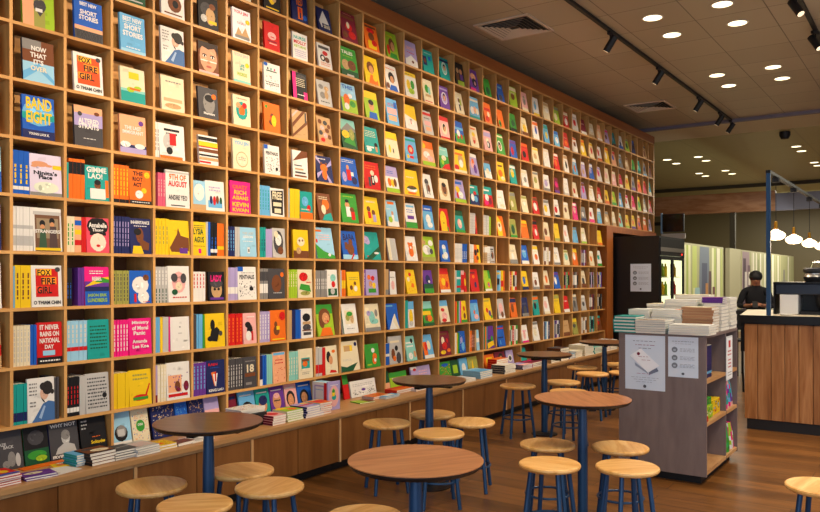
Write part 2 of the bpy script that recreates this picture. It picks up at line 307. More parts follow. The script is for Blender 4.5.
# ---------------------------------------------------------------- what stands in each shelf compartment
# column row | item | item ...   F cover width height art #words   S count thickness height spine art #words   G gap
CELLS = """
-1 2|F ol .175 .235 *cr,br
-1 3|F o .175 .235 *cr,br
-1 4|F pe .175 .235 *cr,r
-1 5|F sky .19 .235 b,0,0,100,45,b;b,15,10,40,30,w;b,55,12,85,34,w #pale blue paperback with white houses
-1 6|F nb .19 .235 b,0,60,100,100,lp;l,10,55,80,90,3,w #navy and lilac paperback with white lettering
-1 7|F w .19 .235 e,30,30,24,20,dgn;e,70,40,20,22,dgn;e,40,75,26,14,dgn #white paperback with dark green leaf pattern
-1 8|F tn .19 .235 e,75,40,30,22,r;l,20,70,80,92,2,dg #tan paperback with a big red disc
0 2|F lm .178 .238 b,0,0,35,100,pe;b,35,0,70,100,ol;e,48,50,14,14,dg;e,60,52,14,14,dg;p,dg,36,46,72,46,54,25;b,40,36,62,44,w #green and peach paperback with grey heart
0 3|F dg .175 .232 b,0,40,100,100,br;b,0,75,60,100,g;b,0,0,100,46,sky;p,lb,0,0,50,30,100,0,100,10,50,46,0,20;t,NOW,28,74,76,86,w;t,THAT,24,58,76,70,w;t,IT'S,34,42,66,54,w;t,OVER,24,26,76,38,cr #paperback titled NOW THAT IT'S OVER
0 4|F b .178 .238 b,0,0,100,20,nb;e,50,60,50,30,lb;b,0,45,100,60,t;t,BAND,12,68,92,96,y;t,EIGHT,12,36,92,64,y;t,YOUNG_LUCK_K.,18,8,82,14,w #blue paperback titled BAND EIGHT in yellow
0 5|S 3 .026 .23 b s,10,18,w;s,24,70,y #blue spine with yellow title|F cabfd2 .155 .225 b,0,0,100,8,g;e,32,76,26,7,c48a66;e,60,73,12,3,c48a66;e,14,70,10,3,c48a66;b,72,66,100,76,y;t,Ninita's,12,50,86,60,k;t,Place,28,40,70,50,k;e,50,20,40,14,cdd3bd #lilac paperback titled Ninita's Place with a brown hand
0 6|S 6 .017 .235 w s,12,34,lg;s,50,58,lg #white spine|F w .15 .235 b,6,0,94,84,6b4a34;b,0,84,100,92,lg;b,12,30,88,76,8c7a60;e,32,64,10,8,k;e,66,70,10,8,k;e,32,56,8,6,sk;e,66,62,8,6,sk;p,35503a,18,8,46,8,42,52,24,52;p,4c3a38,54,8,84,8,80,58,58,58;t,STRANGERS,6,42,94,50,w;b,4,2,96,8,y #white paperback with a sepia photograph of two people
0 7|S 1 .01 .22 lb -|S 3 .026 .225 y s,20,85,br #mustard yellow spine|F w .155 .225 b,14,24,88,92,r;b,18,76,66,91,f0b01c;b,32,54,82,72,f08a1c;b,14,34,60,50,d8401c;t,FOX,20,75,64,90,k;t,FIRE,32,54,78,70,k;t,GIRL,18,32,66,49,k;e,86,90,9,6,dg;t,O_THIAM_CHIN,6,6,94,15,k #white paperback titled FOX FIRE GIRL beside mustard spines
0 8|S 5 .017 .215 cr s,10,90,lg #cream spine|S 2 .016 .215 b - #blue spine|F r .13 .225 b,0,0,100,16,k;t,IT_NEVER,12,82,88,94,w;t,RAINS_ON,12,66,88,78,w;t,NATIONAL,10,50,90,62,w;t,DAY,30,36,66,46,w;b,22,20,70,32,sky;l,10,4,90,12,1,w #red paperback titled IT NEVER RAINS ON NATIONAL DAY
0 9|S 4 .019 .215 t s,8,30,nb #teal spine|F w .15 .235 p,3f6496,14,0,100,0,100,42,78,46,56,40,30,14;p,8fa8c8,40,10,60,36,66,34,50,6;e,62,64,16,15,c9a088;e,74,76,20,16,2a2624;e,58,80,13,9,2a2624;e,92,66,7,6,2a2624;p,2a2624,48,56,60,48,66,40,56,46;p,2a2624,54,64,62,66,62,64;l,6,60,34,92,4,g;l,8,34,30,50,2,g #white paperback with a painted man in blue|S 2 .014 .23 dg - #dark grey spine
1 1|F pe .17 .235 *r,cr
1 2|F b .175 .235 b,0,0,100,28,dg;b,0,24,100,34,pe;l,6,3,94,22,6,k;t,BEST_NEW,20,86,80,95,w;t,SHORT,20,64,80,76,w;t,STORIES,16,50,84,62,w #blue paperback titled SHORT STORIES above a city skyline
1 3|F w .178 .232 b,12,20,90,92,e24a1a;b,16,76,62,91,f0b01c;b,34,55,86,73,f08a1c;b,14,33,60,50,f08a1c;t,FOX,18,75,60,90,k;t,FIRE,34,54,82,70,k;t,GIRL,18,32,70,49,k;e,86,90,9,6,dg;t,O_THIAM_CHIN,6,6,94,15,k #white paperback titled FOX FIRE GIRL standing alone
1 4|F dg .178 .235 b,0,50,100,100,lp;b,0,82,100,100,pe;e,20,80,8,6,dg;e,80,85,10,5,br;t,ALTERED,14,56,86,70,w;t,STRAITS,14,44,86,56,w;l,30,18,76,22,1,w #lilac and grey paperback titled ALTERED STRAITS
1 5|S 1 .014 .2 t -|S 4 .024 .225 o s,62,92,k #orange spine with dark title|F t .15 .2 t,GIMME,8,80,92,96,w;t,LAO!,14,62,74,78,w;e,52,44,14,12,br;e,52,52,14,8,k;b,20,4,84,34,w;b,84,10,98,60,o #teal paperback titled GIMME LAO with a boy
1 6|S 2 .026 .2 cr s,20,80,gn #cream spine with green|S 1 .042 .2 pe s,20,35,r;s,50,64,y;s,76,90,b #banded peach spine|S 2 .016 .2 r - #red spine|F d8475a .15 .2 e,50,76,48,26,k;e,50,30,36,26,efc8b4;p,efc8b4,34,30,66,30,60,4,40,4;e,50,20,9,4,r;b,14,50,30,58,k;b,70,50,86,58,k;t,Annabelle,10,72,90,86,w;t,Thong,24,58,74,70,w #red paperback with a black-haired pale face
1 7|S 2 .017 .215 k s,20,60,b #black and blue spine|G .035|S 4 .01 .215 p - #purple spine|F pk .155 .22 b,0,0,100,36,b;b,0,36,100,48,nb;b,0,48,100,62,p;p,y,0,48,50,70,100,74,100,62,55,56;p,gn,40,60,70,72,100,66,100,58;l,20,80,80,92,2,w;t,REBEL,30,64,70,74,w;t,JASON_ERIK,10,20,90,30,lm;t,LUNDBERG,10,8,90,18,lm #pink and blue paperback with rainbow hills
1 8|S 5 .026 .225 sky s,25,35,r;s,45,90,cr #pale blue spine with red band|F t .145 .225 l,12,24,88,88,7,dgn #teal paperback of small plain lettering
1 9|S 4 .02 .22 k s,10,22,w;s,30,80,r #black and red spine|S 2 .02 .22 lg - #grey spine|F lg .155 .225 l,8,10,90,92,9,dg;e,80,42,10,7,k #grey paperback covered in sketched dark lettering
2 1|F dgn .17 .235 *cr,lg
2 2|F lb .175 .235 t,BEST_NEW,12,82,88,94,w;l,12,76,88,80,1,w;t,SHORT,16,60,84,74,w;t,STORIES,10,42,90,56,w;l,22,10,78,16,1,w;b,0,0,100,8,sky #light blue paperback titled SHORT STORIES
2 3|F cr .17 .215 b,0,0,100,30,t;b,0,30,100,38,lt;b,34,68,76,88,y;e,40,36,16,8,lm;e,70,44,16,6,lm;b,36,36,80,42,o #cream paperback with yellow title box over green fields
2 4|F pe .178 .235 b,0,0,100,14,lp;b,0,14,100,22,nb;e,20,22,20,8,w;e,75,20,20,7,w;t,THE_LAST,18,62,82,72,w;t,IMMIGRANT,10,50,90,60,w;e,82,82,10,7,p #peach paperback titled THE LAST IMMIGRANT
2 5|S 5 .021 .225 o s,0,10,k;s,20,90,y #orange spine|F o .15 .21 b,0,0,100,11,k;t,THE,18,82,64,94,k;t,RIOT,16,66,62,78,k;t,ACT,18,50,56,62,k;e,82,86,13,9,y;e,44,28,18,12,w;e,66,40,12,8,y;l,10,3,90,9,1,w #orange paperback titled THE RIOT ACT
2 6|S 6 .019 .22 nb s,20,90,lp #navy spine|F nb .15 .215 t,INHERITANCE,6,84,94,93,w;l,20,76,80,81,1,w;e,46,52,18,22,br;p,br,40,45,90,30,86,10,50,12;e,36,62,18,10,k;p,y,8,0,62,0,50,22,14,22 #navy paperback with a woman in yellow
2 7|S 5 .021 .2 ol s,10,90,dg #olive patterned spine|F b .15 .2 e,50,56,38,26,w;e,76,78,14,10,br;b,20,4,30,30,r;e,62,20,26,20,w;l,60,2,90,8,1,r #blue paperback with a white bear head
2 8|S 5 .02 .215 pk s,15,90,w #hot pink spine|F pk .15 .22 t,Ministry,14,82,90,93,w;t,of_Moral,14,68,86,79,w;t,Panic,20,54,72,65,w;t,Amanda,14,32,80,42,w;t,Lee_Koe,14,18,86,28,w #hot pink paperback titled Ministry of Moral Panic
2 9|S 4 .026 .21 y - #yellow spine|F y .15 .215 e,50,22,36,9,r;b,16,16,84,24,gn;p,r,70,28,90,60,94,58,78,26;l,16,70,84,92,2,ol #yellow paperback with a red bowl
3 1|F w .178 .235 *k,br #white paperback with dark collage art
3 2|F w .178 .235 p,3f6496,14,0,100,0,100,42,78,46,56,40,30,14;p,8fa8c8,40,10,60,36,66,34,50,6;e,62,64,16,15,c9a088;e,74,76,20,16,2a2624;e,58,80,13,9,2a2624;e,92,66,7,6,2a2624;p,2a2624,48,56,60,48,66,40,56,46;p,2a2624,54,64,62,66,62,64;l,6,60,34,92,4,g;l,8,34,30,50,2,g #white paperback with a bearded man in blue robe
3 3|F cr .175 .225 l,20,80,86,90,1,g;b,10,26,90,36,pe;e,50,14,36,8,tn #plain beige paperback with faint pink band
3 4|S 3 .01 .22 w s,20,80,k #white spine with black pattern|F w .165 .22 *k,lg;b,40,40,66,74,r;b,0,0,90,8,o #white paperback with black pattern and red door
3 5|S 1 .02 .2 mr -|S 3 .018 .21 c2506c s,30,80,lpk #pink spine|F w .17 .235 t,9TH_OF,14,74,86,90,o;t,AUGUST,10,56,90,72,r;t,ANDRE_YEO,10,20,90,34,dg;b,0,92,100,97,lg;b,20,4,80,7,dg #white paperback titled 9TH OF AUGUST in red
3 6|S 4 .025 .225 y s,30,80,ol #yellow spine|F y .15 .22 p,br,2,20,40,60,46,78,58,56,98,50,98,10,60,22,56,8,10,8;b,50,4,90,20,p #yellow paperback with a brown fox shape
3 7|S 4 .023 .225 lg s,0,40,dgn;s,50,90,w #white and green spine|F w .16 .23 e,50,55,32,30,lpk;e,30,68,16,12,dg;e,72,66,14,14,dg;e,50,44,16,12,cr;e,30,28,14,8,dgn;l,20,10,86,18,1,r #white paperback with ink drawing of a pale face
3 8|S 2 .018 .22 lb - #light blue spine|S 1 .02 .22 y -|S 2 .022 .22 lg - #grey spine|S 1 .012 .22 pk -|F w .145 .215 b,46,68,54,72,g;b,40,50,60,53,lg #plain white paperback with tiny title
3 9|S 1 .02 .23 lp s,0,20,mr|S 3 .022 .23 cr s,10,90,w #cream spine|F w .18 .235 b,6,20,64,66,pe;e,46,36,12,14,br;e,50,26,10,6,mr;b,6,8,90,16,r;e,84,34,12,14,mr;n,8,70,p #white paperback with peach and mauve figures
4 0|F dg .178 .235 *y,br
4 1|F k .178 .238 e,40,60,30,22,dg;e,60,40,24,28,tn;b,50,18,90,28,y;e,26,30,16,12,lg;e,70,72,16,10,br #black paperback with a golden figure
4 2|F br .178 .232 e,50,52,44,48,c48f6e;p,2a1a14,0,70,20,84,50,78,84,86,100,68,100,100,0,100;e,30,58,12,4,2a1a14;e,70,58,12,4,2a1a14;e,30,55,9,4,e8d8cc;e,70,55,9,4,e8d8cc;e,30,55,4,4,2a1a14;e,70,55,4,4,2a1a14;b,10,38,90,42,e0d2c8;e,50,36,9,5,b07a58;e,50,22,14,4,a85548;b,0,0,100,7,lpk #paperback with a full photograph of a child's face
4 3|F dg .178 .23 e,54,50,30,34,g;e,56,66,24,12,k;e,80,74,12,9,o;t,Memoirs,24,12,80,20,w #dark grey paperback with orange sticker
4 4|F w .17 .215 b,0,82,100,94,k;b,0,62,100,78,y;b,0,58,100,62,r;b,0,42,100,54,br;b,0,28,100,34,k;b,0,14,100,24,tn;b,0,4,60,10,r #horizontally striped yellow white and black book
4 5|F sky .1 .19 e,50,60,40,30,w;b,0,0,100,18,tn #small pale blue book|F w .15 .2 b,12,10,88,34,lb;e,28,36,8,14,nb;e,46,34,8,16,r;e,62,38,8,14,br;e,80,36,7,12,dgn;l,18,64,80,84,2,lp #white book with a row of standing people
4 6|F y .115 .22 l,10,80,90,92,2,dgn;t,LYSIA,6,62,80,80,dgn;t,AGUS,10,38,84,56,dgn;b,40,6,60,20,pk;l,4,26,90,30,1,k #yellow book with dark green lettering|S 1 .02 .225 lg -|S 1 .02 .225 b -|S 2 .03 .225 k s,8,60,b;s,10,20,w #black and blue spine|S 2 .032 .22 o s,20,30,y #orange spine
4 7|S 4 .024 .195 w s,45,95,r #red and white spine|G .02|F k .125 .195 e,50,38,34,30,tn;e,50,60,40,16,dg;t,LADY,14,66,84,88,pk;e,38,40,8,5,k;e,62,40,8,5,k;b,8,4,92,12,p #black book with pink title and a face
4 8|S 2 .014 .225 dg -|S 3 .015 .225 lb - #light blue spine|S 1 .016 .22 gn -|F y .15 .225 e,38,66,12,16,k;p,k,20,20,60,16,74,50,60,60,30,50;e,78,40,10,8,dg;e,24,26,14,8,k #yellow book with a black ink figure
4 9|S 4 .026 .215 p s,20,90,lb #purple spine|F nb .145 .22 t,RAIN,10,84,60,92,r;l,20,76,70,80,1,b;p,o,24,64,50,66,42,20;p,w,34,58,60,60,50,20,44,24;b,44,36,52,64,r;t,KING_LAU,10,6,90,14,w #navy book with red and white shards
5 0|F cr .178 .235 *br,g
5 1|F e2dee0 .178 .238 t,YOU_JIN,8,82,86,94,c83a4a;e,84,64,13,8,y;l,24,50,72,58,2,r;p,tn,10,6,30,40,50,20,70,44,96,6;b,10,4,90,14,g #white book titled YOU JIN with yellow sticker
5 2|F cr .17 .235 t,YOU_JIN,8,84,88,96,lpk;e,82,62,12,8,y;t,LIFE,38,52,66,62,t;t,IN,40,42,64,50,t;t,WORDS,20,22,80,34,lm;b,0,0,100,8,lt #pale cream book titled YOU JIN with green lettering
5 3|F cr .17 .235 e,50,50,34,30,t;e,50,50,18,18,o;b,30,24,70,36,t;e,66,68,14,10,r;e,30,66,14,10,tn;l,20,86,80,92,1,r #cream book with a teal and orange tiger
5 4|F cr .175 .235 t,YOU_JIN,10,78,90,94,lb;e,50,34,34,26,tn;e,50,34,31,23,cr;l,30,30,70,42,2,g #cream book titled YOU JIN with a thin ring
5 5|G .02|F pk .16 .22 t,CRAZY,12,76,86,88,o;t,RICH,20,58,80,72,y;t,ASIANS,10,42,90,54,y;t,KEVIN,10,20,90,34,y;t,KWAN,10,4,90,16,y #pinkish red book with yellow capital lettering
5 6|S 3 .022 .205 nb s,20,90,lb #navy spine|S 2 .022 .205 lg - #grey spine|F sky .15 .205 t,THE_LAST,16,76,84,84,lg;t,LESSON,20,64,80,72,w;l,20,50,80,56,1,w;b,44,12,58,32,w;b,48,16,56,26,dg #pale blue book with faint white lettering
5 7|S 4 .02 .225 lp s,20,40,w #lilac spine|F w .15 .23 b,0,86,30,100,b;t,PENTHAUS,10,62,90,76,k;n,14,55,dg;e,72,34,11,7,k;l,20,80,90,84,1,k #white book patterned with small dark dashes
5 8|S 4 .034 .215 r s,10,90,o #red spine|F lpk .12 .215 e,36,62,22,10,k;e,50,44,22,20,k;e,40,26,22,16,w;b,60,10,74,40,r;l,30,84,90,92,1,w #pink book with a black bird shape
5 9|S 6 .022 .215 dg s,10,80,lg #grey spine|F dg .115 .215 t,18,26,50,80,76,cr;l,16,82,90,92,1,g;b,10,36,90,48,br;b,16,10,60,18,g #dark book with a large pale number 18
6 0|F k .178 .235 *tn,y
6 1|F r .165 .225 e,50,52,28,14,lpk;b,40,46,60,50,r;b,30,22,80,26,lpk;b,20,30,80,34,mr #red book with a pale pink oval
6 2|F w .17 .235 e,12,94,12,7,b;b,14,70,80,74,dgn;b,20,76,28,84,k;b,40,76,48,84,t;b,62,76,70,84,pk;n,9,52,dg;l,10,20,90,34,2,k #white book with scattered small symbols
6 3|F o .17 .235 e,16,86,8,6,gn;e,50,56,12,10,br;e,54,34,26,12,br;b,40,36,60,56,r;e,60,40,16,20,y #orange book with a crouching dancer
6 4|F w .16 .235 b,0,86,24,100,b;t,PENTHAUS,10,66,90,78,k;n,20,60,k;e,78,20,9,6,k #white book with blue corner and black dashes
6 5|S 4 .024 .215 lb s,20,90,t #light blue spine|F w .12 .205 p,k,10,10,90,5,95,95,5,90;t,FREE,16,60,84,88,cr;b,20,36,80,50,cr;b,28,12,76,28,cr #black and white book with irregular lettering
6 6|S 3 .022 .215 t s,20,60,nb #teal spine|S 3 .022 .205 lp - #lilac spine|F lg .13 .215 e,46,52,38,40,dg;e,46,60,24,20,w;e,60,24,22,14,br;e,30,78,16,12,cr #book with a grey and white flower photograph
6 7|S 4 .019 .22 g s,20,50,w;s,60,90,dg #grey banded spine|F dg .145 .22 e,50,50,30,30,br;e,84,80,10,8,o;l,30,16,80,24,1,lg #dark brown book with small orange sticker
6 8|S 4 .026 .22 lp s,10,90,w #pale lilac spine|F o .15 .225 e,40,34,20,16,br;e,36,54,10,10,br;b,40,36,60,48,y;e,80,80,20,14,r;b,10,4,90,8,y #orange book with a seated brown dancer
6 9|S 1 .034 .215 nb s,0,20,w|S 2 .02 .215 b - #blue spine|S 3 .02 .215 lt - #pale green spine|F pe .13 .225 b,6,90,94,98,lb;l,20,60,80,80,2,r;n,8,50,r #peach book with pale blue top edge
7 0|F nb .178 .235 t,RED,30,60,70,90,o;b,36,10,66,54,o;b,46,14,56,50,nb;e,50,40,8,6,r;e,80,20,14,10,b #navy book with orange lettering
7 1|F w .17 .235 t,NURSE,8,76,90,88,t;t,MOLLY,8,58,92,72,r;t,RETURNS,10,44,90,54,lm;l,16,8,90,38,4,lp #white book titled NURSE MOLLY
7 2|F k .17 .235 b,0,0,24,100,pk;e,60,84,34,10,dg;l,24,46,84,80,5,cr;b,74,0,100,30,pk;l,30,12,80,20,1,w #black and pink book with round lettering
7 3|F tn .175 .235 p,br,0,10,100,70,100,56,0,0;p,br,0,50,70,100,90,100,0,34;p,lpk,0,80,30,100,45,100,0,70;b,84,60,94,96,dg #book with brown and pink diagonal stripes
7 4|F w .175 .235 p,br,0,60,60,100,100,100,100,80;b,10,44,60,48,dg;b,14,30,70,36,tn;b,14,18,84,24,dg;b,10,6,90,12,br #white book with brown bars
7 5|S 1 .018 .22 sky -|S 4 .024 .22 y - #golden yellow spine|F t .12 .21 b,0,0,100,24,o;e,40,64,26,18,lb;e,70,40,16,12,r;l,10,30,80,40,1,cr #teal and orange picture book
7 6|F y .165 .215 b,0,0,100,26,br;e,50,58,26,16,cr;e,40,62,5,4,br;e,62,62,5,4,br;e,34,26,16,12,tn #yellow picture book with a round face
7 7|S 4 .022 .215 lm s,40,90,cr #pale green spine|F cr .14 .215 e,40,74,30,16,r;p,gn,10,30,90,20,80,44,20,50;e,50,16,34,8,ol;l,56,50,90,60,1,r #cream picture book with a red tomato shape
7 8|S 2 .02 .22 tn -#tan spine|S 2 .018 .22 nb - #navy spine|S 2 .026 .22 b - #steel blue spine|F w .12 .225 e,50,70,34,14,k;b,16,46,84,56,tn;e,50,36,36,12,dg;b,18,10,84,20,dg;b,10,24,90,28,br #white book with dark banded drawing
7 9|S 4 .026 .215 lt s,20,80,cr #pale green spine|F cr .15 .225 b,20,34,80,70,t;e,46,50,18,10,o;b,24,58,74,66,br;l,24,14,76,24,2,g #cream book with a small teal picture
8 0|F nb .17 .22 p,w,50,90,10,40,24,14,60,30,90,20,70,60;b,30,10,90,34,nb;t,SING,40,14,86,30,cr #navy book with a white figure
8 1|F w .17 .23 b,10,78,90,90,dg;e,56,62,20,10,r;e,34,40,20,14,k;e,34,40,10,8,w;e,66,36,18,12,br;l,16,8,86,24,2,o #white picture book with a panda and red bird
8 2|F lg .175 .23 e,30,74,18,10,g;e,68,70,16,10,tn;e,36,40,20,14,g;e,64,44,14,18,tn;l,16,10,84,20,1,dg #pale grey picture book with pencil drawings
8 3|F tn .175 .24 e,22,80,14,9,br;e,60,78,16,9,dg;e,84,66,12,9,br;e,34,58,16,9,lpk;e,68,50,16,9,br;e,20,38,14,9,dg;e,52,30,16,10,lpk;e,80,26,14,9,br;e,30,12,16,8,r #picture book crowded with small faces
8 4|F nb .2 .235 p,lp,50,50,0,90,10,100,50,50,100,90,100,70,50,50,90,0,70,0,50,50,0,10,0,30;e,48,54,22,16,o;e,48,28,16,20,o;e,34,70,8,6,br;e,64,70,8,6,br;l,10,84,66,94,1,w #navy picture book with an orange bear
8 5|F br .16 .22 e,60,60,26,20,o;p,t,20,0,100,0,90,30,40,20;e,40,40,16,18,cr;l,16,76,80,90,2,cr #brown picture book with an orange figure
8 6|F sky .21 .25 p,gn,0,0,100,0,100,10,40,24,0,46;b,0,86,40,92,o;l,20,58,84,80,3,lpk;e,70,12,8,5,w;e,8,56,5,7,r #sky blue picture book with a green hillside
8 7|S 6 .022 .21 g s,30,70,w #grey banded spine|F w .12 .215 b,8,4,92,30,dgn;e,60,70,26,14,lt;e,60,46,18,12,r;e,50,20,20,12,lg #white picture book with green and red shapes
8 8|F lm .195 .25 b,0,70,100,100,gn;e,50,62,36,26,br;e,30,50,18,26,br;e,56,56,22,18,sk;p,o,10,0,90,0,80,26,30,26;e,66,46,5,4,r #green picture book with a curly-haired girl
8 9|S 2 .04 .225 lg s,10,40,r #grey and red spine|S 1 .035 .22 r -|F cr .14 .225 e,30,62,18,20,k;e,46,50,16,16,sk;p,r,30,6,90,4,80,12,40,16;e,70,80,14,6,o #cream picture book with a dark-haired child
9 0|F mr .2 .25 e,50,50,22,14,r;e,46,56,10,12,cr;b,10,78,90,88,br;e,66,24,24,14,r;e,20,20,16,12,br;l,20,92,80,96,1,tn #dark red picture book with a pale figure
9 1|F gn .22 .25 b,0,0,100,20,dgn;e,30,38,22,18,tn;e,66,40,24,18,br;t,TALES,14,76,80,88,w;l,20,66,76,72,1,lm;b,30,0,70,6,lg #green picture book with two brown animals
9 2|F sky .195 .245 b,0,0,100,50,lm;t,THIS,12,82,84,96,b;e,34,44,20,20,o;e,70,32,20,12,gn;e,30,20,16,12,w;e,60,60,14,8,w #sky blue and green picture book with an orange animal
9 3|F dgn .19 .25 b,0,60,100,100,g;p,lt,0,60,50,90,100,70,100,100,0,100;e,30,48,26,14,y;p,gn,10,20,90,10,80,40,30,36;e,70,50,18,20,ol #dark green jungle picture book with yellow plants
9 4|F b .22 .24 l,16,82,84,94,2,w;e,46,66,8,8,sk;b,36,20,60,58,r;e,20,30,12,18,lp;b,60,36,76,50,w;e,76,20,16,14,nb #blue picture book with a man in red
9 5|F gn .21 .245 l,20,86,80,94,1,lm;e,40,60,14,10,sk;b,30,20,56,54,w;e,66,44,14,10,br;b,58,10,80,38,r;e,40,74,12,6,k #green picture book with two people in white and red
9 6|F b .19 .235 t,BABA,14,66,90,90,nb;b,0,0,100,16,sky;e,56,36,24,22,br;e,60,60,14,12,br;b,20,34,40,60,br;p,r,50,0,70,20,80,18,60,0 #blue picture book with a brown swimmer
9 7|S 1 .02 .21 sky -|S 2 .022 .215 o s,30,60,y #amber spine|G .02|F y .145 .2 e,30,34,12,10,br;e,62,30,14,12,w;e,60,52,10,8,br;l,16,64,86,80,2,ol #yellow picture book with small figures
9 8|F w .2 .245 b,0,0,6,100,dgn;b,22,32,80,78,cr;e,40,54,14,12,ol;e,66,50,12,16,tn;e,54,66,20,8,gn;l,26,14,74,20,1,g #white picture book with a green framed scene
9 9|F cr .24 .245 b,24,66,70,86,y;b,26,66,56,84,tn;e,88,88,8,7,nb;l,14,34,60,42,2,lg;p,dgn,0,0,60,0,90,26,60,20,30,14,0,20 #cream picture book with a yellow panel
10 0|F o .185 .235 e,50,76,30,10,r;e,50,54,22,16,br;b,20,6,80,36,y;e,66,30,20,12,r;b,10,86,90,94,br #orange picture book with a child in yellow
10 1|F y .2 .245 e,46,60,26,22,br;e,50,52,16,16,sk;p,o,20,0,90,0,84,30,40,34;e,70,24,16,12,y #yellow picture book with a dark-haired girl
10 2|F lm .19 .245 b,0,74,100,100,y;e,50,48,20,20,sk;e,50,60,20,10,k;p,b,20,0,86,0,80,24,30,24 #lime picture book with a boy in blue
10 3|F t .2 .235 l,14,62,86,88,4,cr;b,10,20,60,26,w;e,78,34,12,10,k;e,26,14,16,8,w;b,70,8,84,28,sk #teal picture book with cream lettering
10 4|F r .22 .24 l,16,72,80,90,2,o;e,54,60,12,10,cr;b,44,16,64,50,k;b,26,10,40,44,dg;e,74,40,12,14,w;b,50,24,58,46,w #red picture book with two men in black
10 5|F y .21 .245 e,34,56,12,10,br;b,24,22,44,46,r;e,62,44,12,10,br;b,54,10,74,36,lp;l,24,76,80,90,1,cr #yellow picture book with two children
10 6|F t .22 .245 e,16,72,26,14,lp;e,30,64,16,10,lp;p,dgn,0,0,40,0,100,30,100,50,40,20;e,76,24,16,4,w;b,14,10,22,14,r #teal picture book with a lilac cloud
10 7|S 1 .028 .22 p s,30,90,lp|F lp .15 .22 e,30,70,14,10,o;e,60,66,14,10,r;e,40,44,14,12,sk;e,66,38,14,12,y;b,20,10,80,26,gn #lilac picture book with many small children
10 8|F cr .21 .235 e,50,50,20,24,lt;e,66,36,24,10,lt;b,0,0,100,14,g;e,80,66,10,14,g;e,30,66,14,10,lp #cream picture book with a pale green dragon
10 9|F gn .2 .2 e,58,72,12,10,w;e,66,46,16,14,o;e,60,28,14,16,o;e,66,30,8,8,w;b,8,10,40,16,lm #bright green picture book with an orange tiger
11 0|F lm .175 .245 e,50,52,26,26,br;e,56,46,16,18,sk;l,16,80,70,90,1,y;p,gn,20,0,90,0,80,20,30,20;e,16,30,12,20,r #lime picture book with a brown-haired girl
11 1|F w .185 .24 e,50,52,26,22,k;e,52,44,15,15,sk;p,b,16,0,90,0,80,22,34,22;l,12,82,84,90,1,o;e,12,16,12,12,br #white picture book with a black-haired girl
11 2|F lb .175 .235 b,10,40,90,64,lpk;b,14,14,84,34,pe;l,16,70,84,84,2,r;b,70,66,94,90,b #blue picture book with pink panels
11 3|F cr .19 .24 b,0,70,100,100,y;l,20,68,80,80,1,tn;e,30,34,9,16,y;e,56,28,5,10,dg #cream picture book with a tiny yellow figure
11 4|F w .2 .24 b,0,0,100,16,lm;b,0,60,100,100,lp;e,30,38,14,16,o;e,52,36,12,16,y;e,72,38,12,16,br;l,20,70,66,84,2,b #white picture book with a row of orange figures
11 5|F sky .17 .24 b,0,0,100,20,w;b,20,84,80,94,o;e,54,50,10,9,sk;b,44,20,64,44,w;e,30,26,18,12,lm;l,10,62,40,70,1,w #sky blue picture book with a person in white
11 6|F lg .13 .2 b,0,0,30,100,cr;b,30,0,34,100,w #plain pale grey book
11 7|S 1 .06 .225 tn s,0,20,g|S 1 .012 .225 nb -|F w .1 .205 e,50,40,24,20,lpk;l,20,70,80,80,1,g #narrow white picture book
11 8|F b .17 .23 p,w,10,0,100,0,70,60,46,40;p,cr,50,30,80,0,100,0,70,60;b,0,88,60,94,lb #blue picture book with a white mountain
11 9|S 1 .07 .19 b s,40,52,w|F lg .21 .245 e,30,36,14,20,br;e,56,56,12,10,k;e,70,20,18,22,dg;b,10,76,80,84,cr;e,38,20,12,10,o #grey picture book with birds and a bear
12 0|F lp .2 .235 b,0,0,100,26,w;p,w,0,20,50,44,100,24;t,SNOW,18,64,82,78,lpk;l,20,50,80,58,1,r;e,60,18,10,6,br #lilac picture book with a snowy hill
12 1|F w .19 .235 b,0,84,100,100,y;e,30,48,16,22,y;e,64,52,16,18,gn;e,50,24,26,12,lm;l,10,88,80,94,1,dgn #white picture book with yellow and green trees
12 2|F w .19 .235 b,0,60,100,100,y;p,y,0,60,100,60,100,40;b,46,22,52,40,r;b,40,38,60,42,g #yellow and white picture book
12 3|F lb .185 .235 e,50,50,26,20,r;e,50,50,14,10,pe;b,34,14,66,24,r;b,0,84,100,92,t;e,20,20,10,8,y #blue picture book with a red round figure
12 4|F y .24 .24 e,54,24,34,12,w;e,54,30,30,8,br;b,20,26,84,30,dgn;l,24,66,76,76,1,cr;e,50,8,30,5,o #golden picture book with a bowl on a plate
12 5|F w .175 .235 b,0,0,100,24,gn;b,20,84,90,92,lb;l,20,60,80,78,2,b;b,20,36,80,50,p #white and green picture book with blue lettering
12 6|F w .18 .23 e,50,58,20,16,o;e,50,36,22,20,o;e,34,70,8,6,o;e,64,70,8,6,o;e,50,54,8,6,w;b,70,30,90,60,cr #white picture book with an orange bear
12 7|F y .16 .225 n,16,90,o;e,30,60,14,10,cr;e,64,34,14,10,o;e,50,80,14,8,r #yellow picture book covered in orange flowers
12 8|S 1 .06 .25 t -|F w .1 .24 e,50,40,30,30,y;b,0,70,100,100,lb;e,50,16,30,10,lg #white picture book beside a teal spine
12 9|F lt .16 .23 b,10,70,84,76,w;b,14,56,80,62,w;e,40,20,22,14,w;e,70,80,12,10,k;e,84,26,12,14,sk #pale teal picture book with birds
13 0|F t .18 .225 b,4,30,40,70,nb;b,56,56,80,74,b;e,22,50,10,10,br;b,20,84,90,88,lt #teal picture book with a navy panel
13 1|F cr .17 .23 e,40,60,20,18,gn;e,64,54,14,18,lt;b,20,26,76,36,tn;b,8,4,84,8,r #cream picture book with green trees
13 2|F lg .16 .235 b,0,80,100,92,r;b,16,36,84,56,lpk;b,20,14,80,30,pe;l,20,62,80,74,1,dg #grey and red picture book
